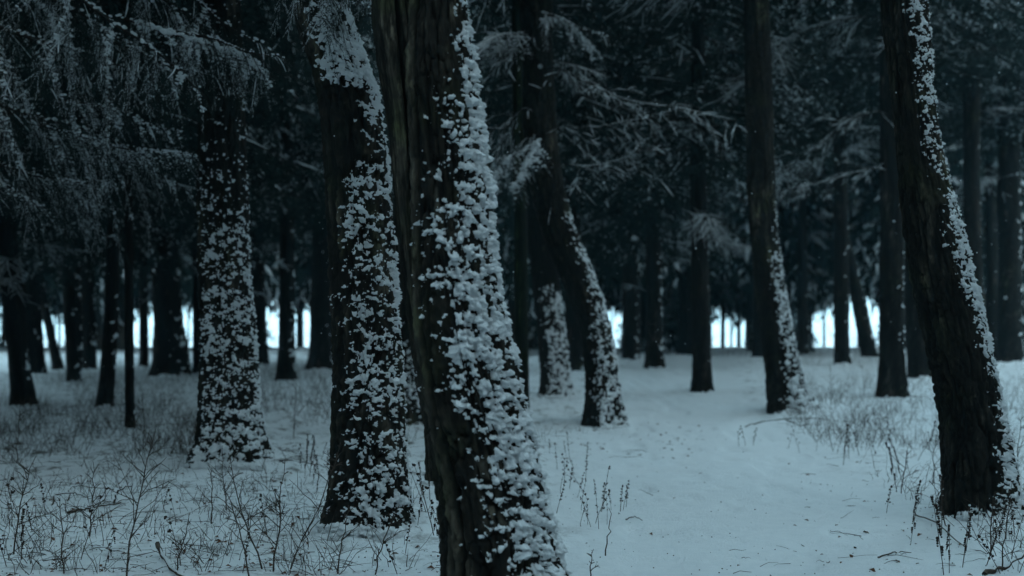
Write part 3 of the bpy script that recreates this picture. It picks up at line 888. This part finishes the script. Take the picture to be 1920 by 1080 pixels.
arc(C4, [(1048, 240), (1130, 238), (1190, 225), (1240, 212)], 0.016, 2)
arc(C4, [(1048, 308), (1100, 313), (1150, 305), (1212, 278)], 0.016, 3)
arc(C4, [(980, 200), (968, 215), (940, 245), (905, 235)], 0.016, 4)
arc(C4, [(985, 90), (950, 110), (925, 60), (905, 95)], 0.014, 5)
arc(MIDT[4], [(1640, 312), (1600, 325), (1530, 345), (1455, 358)], 0.022, 6)
arc(MIDT[4], [(1640, 205), (1590, 225), (1520, 285), (1455, 322)], 0.020, 7)
arc(MIDT[6], [(1570, 170), (1530, 180), (1490, 195), (1450, 230)], 0.022, 8)
arc(MIDT[9], [(1800, 100), (1775, 110), (1750, 135)], 0.016, 9)
arc(MIDT[9], [(1806, 30), (1780, 60), (1748, 92)], 0.014, 10)
arc(MIDT[11], [(1868, 215), (1900, 220), (1940, 205)], 0.018, 12)
arc(MIDT[10], [(1850, 100), (1880, 105), (1930, 85)], 0.018, 13)
arc(MIDT[11], [(1866, 330), (1840, 335), (1790, 330)], 0.018, 14)
arc(MIDT[24], [(540, 292), (580, 275), (610, 268)], 0.018, 15)
arc(MIDT[24], [(532, 145), (560, 146), (600, 150)], 0.016, 16)

# ------------------------------------------------------------------ close spruce boughs at the upper left
def bough(parent, mesh, at, yaw, pitch, s, roll=0.0):
    px_, py_, d_ = at
    p = np.array([px_x(px_, d_), d_, px_z(py_, d_)]) - np.array(parent.location)
    return link('branch', mesh, parent, tuple(p), (roll, pitch, yaw), (s, s, s))
dn = 11.0
rows_n = [(0, -250, -170), (500, -252, -168), (940, -258, -160)]
near_spruce, t_near = tree('spruce at the left whose snow-laden boughs hang into the upper left corner', rows_n, crown=CROWN_MID[1], crown_z=6.5, crown_s=1.6, height=18, nt_=60, dz=0.05, seed=201, d=dn, name='spruce_tree')
rb = random.Random(12)
for (px_, py_, d_, yaw, pit, s, k) in [
    (-150, 20, 10.6, -0.15, 0.05, 1.05, 2), (-120, -80, 10.8, 0.1, 0.10, 1.2, 1), (-150, 160, 11.2, 0.05, 0.05, 1.0, 2), (-150, 290, 11.6, 0.15, -0.02, 0.85, 3),
    (20, -80, 10.2, -0.2, 0.35, 1.0, 2), (180, -80, 10.4, 0.1, 0.30, 1.0, 1), (260, -70, 10.8, -0.1, 0.45, 0.95, 3), (160, 70, 10.6, -0.15, 0.15, 0.85, 3), (120, 190, 11.3, 0.0, 0.05, 0.9, 4),
    (10, 210, 12.0, 0.2, 0.15, 0.9, 2), (330, 60, 10.2, -0.05, 0.1, 0.62, 3), (40, 320, 12.2, 0.4, 0.2, 0.7, 4)]:
    bough(near_spruce, CLOSE[k], (px_, py_, d_), yaw, pit, s, rb.uniform(-0.3, 0.3))
def loaded(parent, pts, d_, r, seed):
    rng = np.random.default_rng(seed); g = Geo()
    Q = np.array([(px_x(a, d_), d_ + dd, px_z(b, d_)) for a, b, dd in pts]) - np.array(parent.location)
    u = np.linspace(0, len(Q) - 1, 24); P = np.stack([np.interp(u, np.arange(len(Q)), Q[:, a]) for a in range(3)], -1)
    ker = np.array([1, 2, 3, 2, 1]) / 9.0
    for a in range(3): P[:, a] = np.convolve(np.pad(P[:, a], 2, mode='edge'), ker, 'valid')
    o0 = P[0].copy(); P = P - o0
    V, T = tube(P, np.linspace(0.016, 0.004, 24), 5); g.add(V, T, 0)
    L = np.linalg.norm(np.diff(P, axis=0), axis=1).sum()
    for s_ in np.linspace(0.05, 1, int(L / 0.035)):
        for sd in (-1, 1):
            p = np.array([np.interp(s_, np.linspace(0, 1, 24), P[:, a]) for a in range(3)])
            q = twig_line(p, np.array([rng.uniform(0.1, 0.9), sd * rng.uniform(0.2, 1.0), rng.uniform(-0.9, -0.2)]), rng.uniform(0.12, 0.34), 4, 0.5, rng)
            tufts(g, q, 0.005, 0.022, 0.0034, rng, 2, white=rng.choice([0.02, 0.12, 0.3]))
            if rng.random() < 0.5:
                w = rng.uniform(0.0, 0.8, int(rng.integers(5, 14)))
                C = np.stack([np.interp(w, np.linspace(0, 1, 4), q[:, a]) for a in range(3)], -1) + rng.normal(0, 0.008, (len(w), 3)); C[:, 2] += 0.008
                blobs(g, C, rng.uniform(0.25, 0.62, len(w)) * r * (1 - 0.5 * w), rng, 0, 2, np.tile([0, 0, 1.0], (len(w), 1)), 0.6)
    n = int(L * 80); u = rng.uniform(0.0, 1.0, n)
    u = u[fbm(u * L * 7, 0 * u, 0 * u, seed, 2) > 0.32]; n = len(u)
    C = np.stack([np.interp(u, np.linspace(0, 1, 24), P[:, a]) for a in range(3)], -1)
    off = rng.normal(0, 1, (n, 3)) * np.array([0.012, 0.042, 0.006]); off[:, 2] -= 4.0 * off[:, 1] ** 2
    C += off; C[:, 2] += 0.014
    blobs(g, C, rng.uniform(0.3, 1.0, n) * r * 0.85 * np.interp(u, [0, 0.1, 0.9, 1], [0.6, 1, 1, 0.5]), rng, 1, 2, np.tile([0, 0, 1.0], (n, 1)), 0.6)
    link('branch', g.mesh('branch', TREE_MATS), parent, tuple(o0))
loaded(near_spruce, [(200, 20, 0.1), (318, 64, 0), (360, 72, 0), (400, 88, 0), (450, 100, 0), (480, 118, -0.05), (499, 142, -0.05)], 10.2, 0.046, 1)
loaded(near_spruce, [(60, 230, 0.1), (165, 258, 0), (230, 280, 0), (300, 284, 0), (368, 290, 0)], 11.2, 0.026, 2)
loaded(near_spruce, [(-20, 300, 0.1), (60, 330, 0), (110, 335, 0), (160, 345, 0), (215, 338, 0)], 11.6, 0.022, 3)
loaded(near_spruce, [(-60, 320, 0.1), (10, 345, 0), (50, 375, 0), (88, 392, 0)], 11.4, 0.024, 4)
for (px_, py_, d_, yaw, pit, s, k) in [(560, -120, 8.0, -0.3, 0.5, 0.55, 4), (640, -120, 7.6, -0.5, 0.55, 0.5, 3), (690, -110, 7.4, -0.2, 0.65, 0.5, 0), (540, -110, 8.2, -0.9, 0.6, 0.45, 1)]:
    bough(second, CLOSE[k], (px_, py_, d_), yaw, pit, s, 0.2)
loaded(curved, [(1012, 40, 0), (1040, 34, 0), (1066, 48, -0.1), (1090, 76, -0.15), (1110, 100, -0.2)], d4 - 0.5, 0.055, 11)
loaded(curved, [(1015, 262, 0), (975, 285, 0), (950, 300, -0.1), (930, 330, -0.1), (918, 345, -0.1)], d4 - 0.5, 0.045, 12)
loaded(curved, [(1012, 262, 0), (990, 300, -0.1), (975, 335, -0.1), (958, 358, -0.1)], d4 - 0.6, 0.055, 13)
loaded(curved, [(985, 60, 0), (950, 78, 0), (915, 92, -0.1), (895, 88, -0.1)], d4 - 0.5, 0.03, 14)
loaded(second, [(640, -60, 0.1), (680, -20, 0), (706, 8, 0), (730, 26, 0), (752, 44, 0), (774, 66, 0)], 7.5, 0.034, 15)
loaded(second, [(690, -60, 0), (728, -20, 0), (752, 10, 0), (768, 40, 0), (776, 60, 0)], 7.4, 0.036, 16)
loaded(second, [(560, -40, 0), (590, 0, 0), (604, 30, 0), (612, 60, 0)], 7.9, 0.022, 17)
for (px_, py_, d_, yaw, pit, s, k) in [(1000, 20, 17.0, -0.3, 0.25, 0.75, 3), (1010, 250, 17.0, 2.6, 0.25, 0.6, 4), (990, 60, 17.2, 2.9, 0.0, 0.6, 0)]:
    bough(curved, CLOSE[k], (px_, py_, d_), yaw, pit, s)

# ------------------------------------------------------------------ unseen spruces added behind and beside the viewer to hold back side light
rs = random.Random(31)
k = 0
for ang in np.arange(40, 322, 8.5):
    for ring in ((15.0, 21.0) if 75 < ang < 288 else (17.0, 23.0, 30.0)):
        a = math.radians(ang + rs.uniform(-3, 3) + (4 if ring > 16 else 0)); r = ring + rs.uniform(-2, 2)
        x, y = r * math.sin(a), r * math.cos(a) + (4.0 if 75 < ang < 288 else 0.0)
        gz = float(terr(x, y)); H = rs.uniform(17, 21)
        o = tag(link('spruce_tree', None, None, (x, y, gz)), 'tall unseen spruce added outside the view to hold back side light', 'tree', 'unseen spruces added around the clearing')
        z = np.linspace(-0.3, H, 8)
        V, T = tube(np.stack([0 * z, 0 * z, z], -1), 0.24 * (1 - 0.88 * np.clip(z / H, 0, 1)), 8)
        link('trunk', plated(mk_mesh('trunk', V, T, [BARK])), o)
        cr = CROWN_FAR[k % 3] if 75 < ang < 288 else CROWN_MID[k % 2]
        link('crown', cr, o, (0, 0, 1.8), (0, 0, rs.uniform(0, 6.28)), (1.15, 1.15, (H - 1.8) / cr['tall'])); k += 1

# ------------------------------------------------------------------ undergrowth
def gpt(px, py, lift=0.0, d=None):
    d = depth_at(px, py) if d is None else d
    x = px_x(px, d)
    return np.array([x, d, float(terr(x, d)) + lift])

def sapling_mesh(rng, H, lean, nb, curve=0.15):
    g = Geo()
    n = 9; t = np.linspace(0, 1, n)
    P = np.stack([lean[0] * t * H + curve * H * t ** 2 * rng.uniform(-1, 1), lean[1] * t * H + 0.1 * H * t ** 2 * rng.uniform(-1, 1), H * t * 0.97], -1)
    P[1:] += rng.normal(0, 0.006, (n - 1, 3)); P[0, 2] = -0.05
    V, T = tube(P, np.linspace(0.0048 + 0.002 * H, 0.0016, n), 5); g.add(V, T, 0)
    for s in np.sort(rng.uniform(0.15, 0.97, nb)):
        p0 = np.array([np.interp(s, t, P[:, a]) for a in range(3)])
        a = rng.uniform(0, 6.283); up = rng.uniform(0.5, 1.3)
        dv = np.array([math.cos(a), math.sin(a) * 0.8, up]); dv /= np.linalg.norm(dv)
        l = H * rng.uniform(0.2, 0.55) * (1.15 - s)
        q = twig_line(p0, dv, l, 5, rng.uniform(-0.1, 0.25), rng, 0.018)
        V, T = tube(q, np.linspace(0.0032, 0.0012, 5), 4); g.add(V, T, 0)
        for s3 in rng.uniform(0.3, 0.9, rng.integers(1, 4)):
            pp = np.array([np.interp(s3, np.linspace(0, 1, 5), q[:, b]) for b in range(3)])
            d3 = dv + rng.normal(0, 0.55, 3); d3 /= np.linalg.norm(d3)
            q3 = twig_line(pp, d3, l * 0.4, 4, 0.05, rng, 0.02)
            V, T = tube(q3, np.linspace(0.0022, 0.001, 4), 3); g.add(V, T, 0)
    return g.mesh('sapling', [TWIG])

def weed_meshes(rng, H, kind):
    """stem and seed heads of one dry weed"""
    g, h = Geo(), Geo()
    n = 7; t = np.linspace(0, 1, n)
    P = np.stack([H * 0.18 * rng.normal() * t ** 1.5, H * 0.12 * rng.normal() * t, H * t], -1); P[0, 2] = -0.04
    V, T = tube(P, np.linspace(0.0030, 0.0014, n), 4); g.add(V, T, 0)
    C, R = [], []
    at = lambda s: np.array([np.interp(s, t, P[:, a]) for a in range(3)])
    if kind == 0:      # knots of seed heads up the stem
        for s in np.linspace(0.45, 1.0, rng.integers(4, 7)):
            for _ in range(rng.integers(2, 5)):
                C.append(at(s) + rng.normal(0, 0.006, 3)); R.append(rng.uniform(0.004, 0.009))
    elif kind == 1:    # side stalks, each with a head
        for s in np.linspace(0.4, 0.95, rng.integers(3, 6)):
            a = rng.uniform(0, 6.28); l = H * rng.uniform(0.12, 0.28)
            q = twig_line(at(s), np.array([math.cos(a) * 0.6, math.sin(a) * 0.6, 0.8]), l, 4, 0.0, rng)
            V, T = tube(q, np.linspace(0.002, 0.001, 4), 3); g.add(V, T, 0)
            for _ in range(4): C.append(q[-1] + rng.normal(0, 0.005, 3)); R.append(rng.uniform(0.004, 0.010))
        C.append(P[-1]); R.append(0.010)
    else:              # withered leaves drooping along the stem
        for s in np.linspace(0.35, 0.97, rng.integers(5, 9)):
            a = rng.uniform(0, 6.28); p = at(s)
            for j in range(4):
                C.append(p + np.array([math.cos(a) * 0.010 * (1 + j * 0.4), math.sin(a) * 0.010, -0.013 * j])); R.append(0.009 - 0.0012 * j)
    C = np.array(C); R = np.array(R)
    blobs(h, C, R, rng, 0, 0)
    q = rng.random(len(C)) < 0.22
    blobs(h, C[q] + np.array([0, 0, 0.007]), R[q] * 0.9, rng, 0, 1)
    return g.mesh('stem', [TWIG]), h.mesh('seed_head', [SEED, SNOW])

ru = np.random.default_rng(77)
WEED = [weed_meshes(ru, H, k) for H, k in [(0.22, 0), (0.30, 0), (0.26, 1), (0.34, 1), (0.30, 2), (0.40, 2), (0.36, 0)]]
def weeds(pts, label, group, kinds, smin=0.8, smax=1.2):
    for (px_, py_) in pts:
        k = kinds[ru.integers(0, len(kinds))]
        o = tag(link('dry_weed', None, None, tuple(gpt(px_, py_)), (ru.normal(0, 0.16), ru.normal(0, 0.16), ru.uniform(0, 6.28)), (1, 1, 1)), label, 'weed', group)
        s = ru.uniform(smin, smax); o.scale = (s, s, s)
        link('stem', WEED[k][0], o); h = link('seed_head', WEED[k][1], o); h['kind'] = 'stuff'
weeds([(1045,880),(1058,905),(1068,915),(1076,890),(1098,900),(1102,985),(1108,988),(1116,985),(1123,992),(1131,955),(1127,962),(1146,957),(1163,960),(1168,956),(1174,952),(1088,985),(1095,925),(1083,932),(1050,925),(1043,962),(1070,868),(1100,862),(1030,850),(1062,858),(1118,930),(1138,985),(1090,960)],
      'dry seed-head stalk in the patch beside the right flank of the front trunk', 'dry stalks right of the front trunk', [0, 0, 1, 6, 2], 0.65, 1.05)
weeds([(571,898),(581,892),(586,910),(598,892),(613,882),(592,936),(576,862),(602,862),(565,880),(588,870),(618,905)],
      'dark dry stalk left of the white-capped trunk', 'dry stalks left of the white-capped trunk', [4, 0, 5], 0.7, 1.1)
weeds([(800,962),(806,942),(815,1002),(822,976),(791,932),(812,912),(783,985),(826,1020)],
      'withered weed in the gap between the two foremost trunks', 'withered weeds between the front trunks', [4, 5, 5, 3], 0.9, 1.4)
weeds([(1662,962),(1682,922),(1691,906),(1707,1022),(1712,962),(1805,1064),(1811,1034),(1862,1022),(1876,1072),(1896,1052),(1902,1002),(1741,842),(1721,862),(1766,1002),(1611,852),(1592,852),(1581,872),(1640,880),(1672,842),(1850,1060),(1885,1010),(1910,1076),(1780,1075),(1770,1078),(1700,880)],
      'withered weed stalk in the thicket around the right-hand leaning trunk', 'withered weeds around the right-hand trunk', [4, 5, 3, 5, 0], 0.8, 1.3)
weeds([(12,1064),(40,1052),(22,990),(60,1000),(195,1070),(150,1050),(340,1060),(330,985),(85,965),(305,960),(500,1000),(520,1010),(455,1075),(610,1000),(760,1040),(745,1075)],
      'thin withered weed stalk in the brushy left foreground', 'withered weeds in the left foreground', [0, 4, 2, 3], 0.8, 1.3)
weeds([(1412,835),(1398,836),(1500,850),(1478,842),(1530,846),(1385,838)], 'small dry tuft stalk beyond the path on open snow', 'dry tufts beyond the path', [2, 3, 4], 0.6, 0.9)

for k, (px_, py_, H, lean, nb, lab) in enumerate([
    (236, 1084, 1.05, (0.08, 0.1), 18, 'tall bare sapling with many side twigs in the left foreground'),
    (166, 1008, 0.62, (0.12, 0), 13, 'bare sapling left of the tall one, half its height'),
    (24, 1040, 0.75, (0.05, 0.1), 12, 'bare sapling nearest the left edge of the view'),
    (396, 985, 0.55, (0.03, 0), 5, 'thin upright switch below the snow-speckled upright trunk'),
    (425, 958, 0.62, (-0.1, 0), 8, 'bare switch leaning left below the snow-speckled upright trunk'),
    (495, 1068, 0.85, (-0.45, 0.1), 14, 'bushy bare shoot slanting left in front of the gap between trunks'),
    (512, 1072, 0.80, (0.15, 0.0), 14, 'bare shoot at the centre of the brushy clump in the left foreground'),
    (540, 1066, 0.90, (0.5, 0.1), 15, 'bare shoot slanting right towards the white-capped trunk'),
    (470, 1080, 0.7, (-0.2, 0.1), 10, 'low shoot at the near side of the brushy clump'),
    (632, 1072, 0.5, (0.1, 0), 8, 'short bare shoot in front of the foot of the white-capped trunk'),
    (700, 1078, 0.5, (0.3, 0), 8, 'bare shoot between the white-capped trunk and the front trunk'),
    (120, 1078, 0.55, (-0.1, 0), 9, 'short bare shoot at the bottom left'),
    (330, 1078, 0.45, (0.2, 0), 7, 'short bare shoot right of the tall sapling'),
    (1752, 905, 0.6, (-0.1, 0), 8, 'bare switch just left of the foot of the right-hand leaning trunk'),
    (1776, 985, 0.42, (-0.35, 0), 3, 'leaning stick-like switch by the foot of the right-hand trunk'),
    (1858, 1034, 0.5, (0.02, 0), 8, 'bare sapling in front of the right-hand leaning trunk'),
    (1878, 1066, 0.5, (0.05, 0), 8, 'bare sapling close to the bottom right corner'),
    (1905, 900, 0.8, (0.05, 0), 10, 'bare sapling behind the right-hand trunk at the right edge'),
    (1690, 925, 0.55, (0.08, 0), 7, 'bare switch among the weeds right of the path'),
    (1105, 1092, 0.22, (0.05, 0), 5, 'tiny bare twig poking out of the path snow near the bottom'),
    (1135, 1042, 0.38, (0.22, 0), 0, 'single thin straw leaning right beside the front trunk foot'),
    (270, 845, 0.8, (0.02, 0), 10, 'slender bare sapling in the shaded grass behind the left foreground'),
    (30, 870, 0.8, (0.05, 0), 10, 'bare sapling in the shaded grass at the far left'),
    (550, 820, 0.9, (0.05, 0), 9, 'bare sapling in the shade left of the white-capped trunk'),
    (1620, 742, 0.9, (0.05, 0), 8, 'bare sapling in the grass left of the stout vertical trunk'),
    (1560, 760, 0.8, (-0.05, 0), 8, 'bare sapling in the grass right of the brown trunk by the path')]):
    tag(link('sapling', sapling_mesh(ru, H * 0.88, lean, nb), None, tuple(gpt(px_, py_))), lab, 'sapling', 'bare saplings and shoots')

def fallen(label, chains, r, snow=True):
    g = Geo(); o0 = None
    for pts, rr in chains:
        Q = np.array([gpt(p[0], p[1], p[2] if len(p) > 2 else 0.012, p[3] if len(p) > 3 else None) for p in pts])
        if o0 is None: o0 = Q[0].copy(); o0[2] -= 0.012
        n = 14; u = np.linspace(0, len(Q) - 1, n); P = np.stack([np.interp(u, np.arange(len(Q)), Q[:, a]) for a in range(3)], -1)
        P += ru.normal(0, 0.006, P.shape)
        V, T = tube(P - o0, np.linspace(rr, rr * 0.4, n), 6); g.add(V, T, 0)
        if snow: snow_run(g, P - o0, rr * 0.55, ru, 0.1, 0.9, 5, 1.0)
    return tag(link('fallen_branch', g.mesh('fallen_branch', [TWIG, TWIG, SNOW]), None, tuple(o0)), label, 'branch', 'fallen branches')
fallen('forked fallen branch lying on snow left of the tall sapling', [([(126, 964), (165, 958), (226, 949)], 0.012), ([(166, 956), (200, 944), (245, 936)], 0.008), ([(213, 950, 0.02), (218, 950, 0.12), (252, 950, 0.18)], 0.009)], 0)
fallen('thin arched fallen branch near the left foreground weeds', [([(98, 948, 0.0), (102, 944, 0.08), (138, 942, 0.09), (165, 938, 0.01)], 0.008), ([(128, 940, 0.0), (132, 930, 0.10), (215, 922, 0.02)], 0.007)], 0)
fallen('curved thick fallen branch at the bottom left', [([(296, 1046, 0.09), (306, 1062, 0.06), (330, 1082, 0.03), (380, 1098, 0.01)], 0.016)], 0)
fallen('long thin stick left of the foot of the white-capped trunk', [([(524, 864), (570, 868), (612, 878)], 0.009)], 0)
fallen('short stick right of the foot of the snow-speckled upright trunk', [([(508, 850), (530, 846), (554, 836)], 0.011)], 0)
fallen('long fallen bough lying at the foot of the brown trunk by the path', [([(1396, 800), (1440, 790), (1500, 784), (1572, 792)], 0.011), ([(1470, 788), (1500, 800), (1540, 796)], 0.008)], 0)
fallen('snow-covered stick at the bottom right corner', [([(1846, 1078), (1885, 1062), (1926, 1046)], 0.017)], 0)
fallen('thin stick lying on snow left of the bottom right weeds', [([(1646, 1048), (1675, 1038), (1708, 1034)], 0.006)], 0, False)
fallen('short bent twig lying on the smooth path snow', [([(1174, 977), (1188, 970), (1206, 979)], 0.005)], 0, False)
fallen('long thin twig running over snow towards the right-hand trunk', [([(1712, 968), (1760, 985), (1800, 1024), (1850, 1040)], 0.006)], 0, False)

# grass, litter and falling snow: nobody could count these
def grass():
    rng = np.random.default_rng(404)
    g = Geo()
    boxes = [(-60, 380, 690, 860, 4600, 0.34), (380, 640, 690, 800, 2200, 0.34), (0, 640, 860, 1080, 1500, 0.20), (640, 780, 820, 1060, 160, 0.25), (1480, 1980, 664, 840, 4000, 0.36), (1560, 1980, 830, 1075, 700, 0.30), (1000, 1290, 690, 830, 260, 0.20), (1290, 1480, 690, 800, 240, 0.2), (-60, 1980, 655, 690, 900, 0.3)]
    for x0, x1, y0, y1, n, H in boxes:
        px_ = rng.uniform(x0, x1, n); py_ = rng.uniform(y0, y1, n)
        cl = fbm(px_ / 60, py_ / 28, 0, 9, 2)
        ok = cl > rng.uniform(0.3, 0.6, n)
        G = ground_many(px_[ok], py_[ok]); G = G[path_w(G[:, 0], G[:, 1]) < 0.5]
        for p in G:
            p = p - np.array([0, 0, 0.02])
            h = H * rng.uniform(0.3, 1.25); q = twig_line(p, np.array([rng.normal(0, 0.4), rng.normal(0, 0.4), 1.0]), h, 4, rng.uniform(-0.1, 0.5), rng, 0.04)
            V, T = tube(q, np.array([1, 0.9, 0.7, 0.35]) * rng.uniform(0.0014, 0.0034), 3); g.add(V, T, 0)
            if rng.random() < 0.3:
                s = q[2]; q2 = twig_line(s, np.array([rng.normal(0, 0.6), rng.normal(0, 0.6), 0.7]), h * 0.3, 3, 0.1, rng, 0.03)
                V, T = tube(q2, [0.0016, 0.0012, 0.0006], 3); g.add(V, T, 0)
    o = link('dry_grass', g.mesh('dry_grass', [TWIG])); o['kind'] = 'stuff'
    o['label'] = 'thin dry grass and stems standing out of the snow'
grass()

def brush():
    rng = np.random.default_rng(808)
    g = Geo()
    n = 2600
    px_ = rng.uniform(-120, 2040, n); d = rng.uniform(40, 64, n)
    gap = np.zeros(n, bool)
    for a, b in GAPS: gap |= (px_ > a - 3) & (px_ < b + 3)
    x = px_x(px_, d); z = terr(x, d)
    h = np.where(gap, rng.uniform(0.08, 0.3, n), rng.uniform(0.3, 1.5, n) * (0.4 + fbm(px_ / 70, d * 0, 0, 5, 2)))
    keep = path_w(x, d) < 0.6
    for X, D, Z, H in zip(x[keep], d[keep], z[keep], h[keep]):
        q = twig_line(np.array([X, D, Z - 0.03]), np.array([rng.normal(0, 0.3), rng.normal(0, 0.3), 1.0]), H, 4, 0, rng, 0.04)
        V, T = tube(q, np.array([1, 0.9, 0.7, 0.3]) * rng.uniform(0.003, 0.007), 3); g.add(V, T, 0)
        if H > 0.4:
            for _ in range(2):
                q2 = twig_line(q[rng.integers(1, 3)], np.array([rng.normal(0, 0.7), rng.normal(0, 0.7), 0.7]), H * 0.45, 3, 0.1, rng, 0.04)
                V, T = tube(q2, [0.004, 0.003, 0.0015], 3); g.add(V, T, 0)
    o = link('undergrowth', g.mesh('undergrowth', [TWIG])); o['kind'] = 'stuff'
    o['label'] = 'bare brushwood along the back of the wood'
brush()

def litter():
    rng = np.random.default_rng(505)
    g = Geo()
    for (x0, x1, y0, y1, nl, nt2) in [(0, 640, 770, 1080, 330, 620), (0, 640, 700, 780, 160, 140), (640, 830, 820, 1080, 20, 50), (1000, 1320, 790, 860, 60, 40), (1480, 1920, 740, 1080, 80, 110), (1020, 1480, 830, 1080, 8, 9)]:
        for p in ground_many(rng.uniform(x0, x1, nl), rng.uniform(y0, y1, nl)):
            L = rng.uniform(0.012, 0.034)
            a = rng.uniform(0, 6.28); u = np.array([math.cos(a), math.sin(a), rng.uniform(-0.2, 0.5)]); w = np.array([-math.sin(a), math.cos(a), rng.uniform(-0.3, 0.6)])
            V = [p - u * L, p + w * L * 0.5 + [0, 0, L * 0.4], p + u * L, p - w * L * 0.5 + [0, 0, L * 0.55], p + [0, 0, L * 0.15]]
            g.add(V, [(0, 4, 1), (1, 4, 2), (2, 4, 3), (3, 4, 0)], 1)
        for p in ground_many(rng.uniform(x0, x1, nt2), rng.uniform(y0, y1, nt2)) + np.array([0, 0, 0.006]):
            a = rng.uniform(0, 6.28)
            q = twig_line(p, np.array([math.cos(a), math.sin(a), rng.uniform(0, 0.35)]), rng.uniform(0.05, 0.30), 5, 0.15, rng, 0.022)
            V, T = tube(q, np.linspace(rng.uniform(0.0014, 0.0034), 0.0008, 5), 3); g.add(V, T, 0)
    # crumbs of bark and needles on the snow
    C = ground_many(rng.uniform(-20, 1940, 2600), 690 + 400 * rng.random(2600) ** 0.8)
    C = C[(path_w(C[:, 0], C[:, 1]) < rng.uniform(0.1, 1.3, len(C)))]
    C = np.stack([C[:, 0], C[:, 1], C[:, 2] + 0.002], -1)
    blobs(g, C, rng.uniform(0.0015, 0.006, len(C)), rng, 0, 0)
    o = link('leaf_litter', g.mesh('leaf_litter', [TWIG, LEAF])); o['kind'] = 'stuff'
    o['label'] = 'dead leaves and small twigs scattered on the snow'
litter()

def flakes():
    rng = np.random.default_rng(606)
    n = 1500
    d = rng.uniform(3.5 ** 2, 30.0 ** 2, n) ** 0.5
    C = np.stack([rng.uniform(-0.62, 0.62, n) * d, d, EYE + rng.uniform(-0.22, 0.36, n) * d], -1)
    C = C[C[:, 2] > terr(C[:, 0], C[:, 1]) + 0.05]
    g = Geo(); blobs(g, C, rng.uniform(0.0025, 0.006, len(C)), rng, 0, 0)
    o = link('falling_snow', g.mesh('falling_snow', [SNOW])); o['kind'] = 'stuff'
    o['label'] = 'fine snowflakes drifting down among the trees'
flakes()

# ------------------------------------------------------------------ snowy air
def haze():
    V, T = ico(0)
    c = [(-450, -60, -4), (450, -60, -4), (450, 640, -4), (-450, 640, -4), (-450, -60, 30), (450, -60, 30), (450, 640, 30), (-450, 640, 30)]
    q = [(0, 3, 2, 1), (4, 5, 6, 7), (0, 1, 5, 4), (1, 2, 6, 5), (2, 3, 7, 6), (3, 0, 4, 7)]
    m = bpy.data.materials.new('haze'); m.use_nodes = True
    t = m.node_tree; t.nodes.clear()
    o_ = t.nodes.new('ShaderNodeOutputMaterial'); v = t.nodes.new('ShaderNodeVolumePrincipled')
    v.inputs['Color'].default_value = (0.40, 0.80, 1.0, 1); v.inputs['Density'].default_value = 0.0005
    t.links.new(v.outputs[0], o_.inputs['Volume'])
    o = link('haze', mk_mesh('haze', c, q, [m], smooth=False)); o['kind'] = 'stuff'
    o['label'] = 'thin snowy air hanging in the wood'
haze()
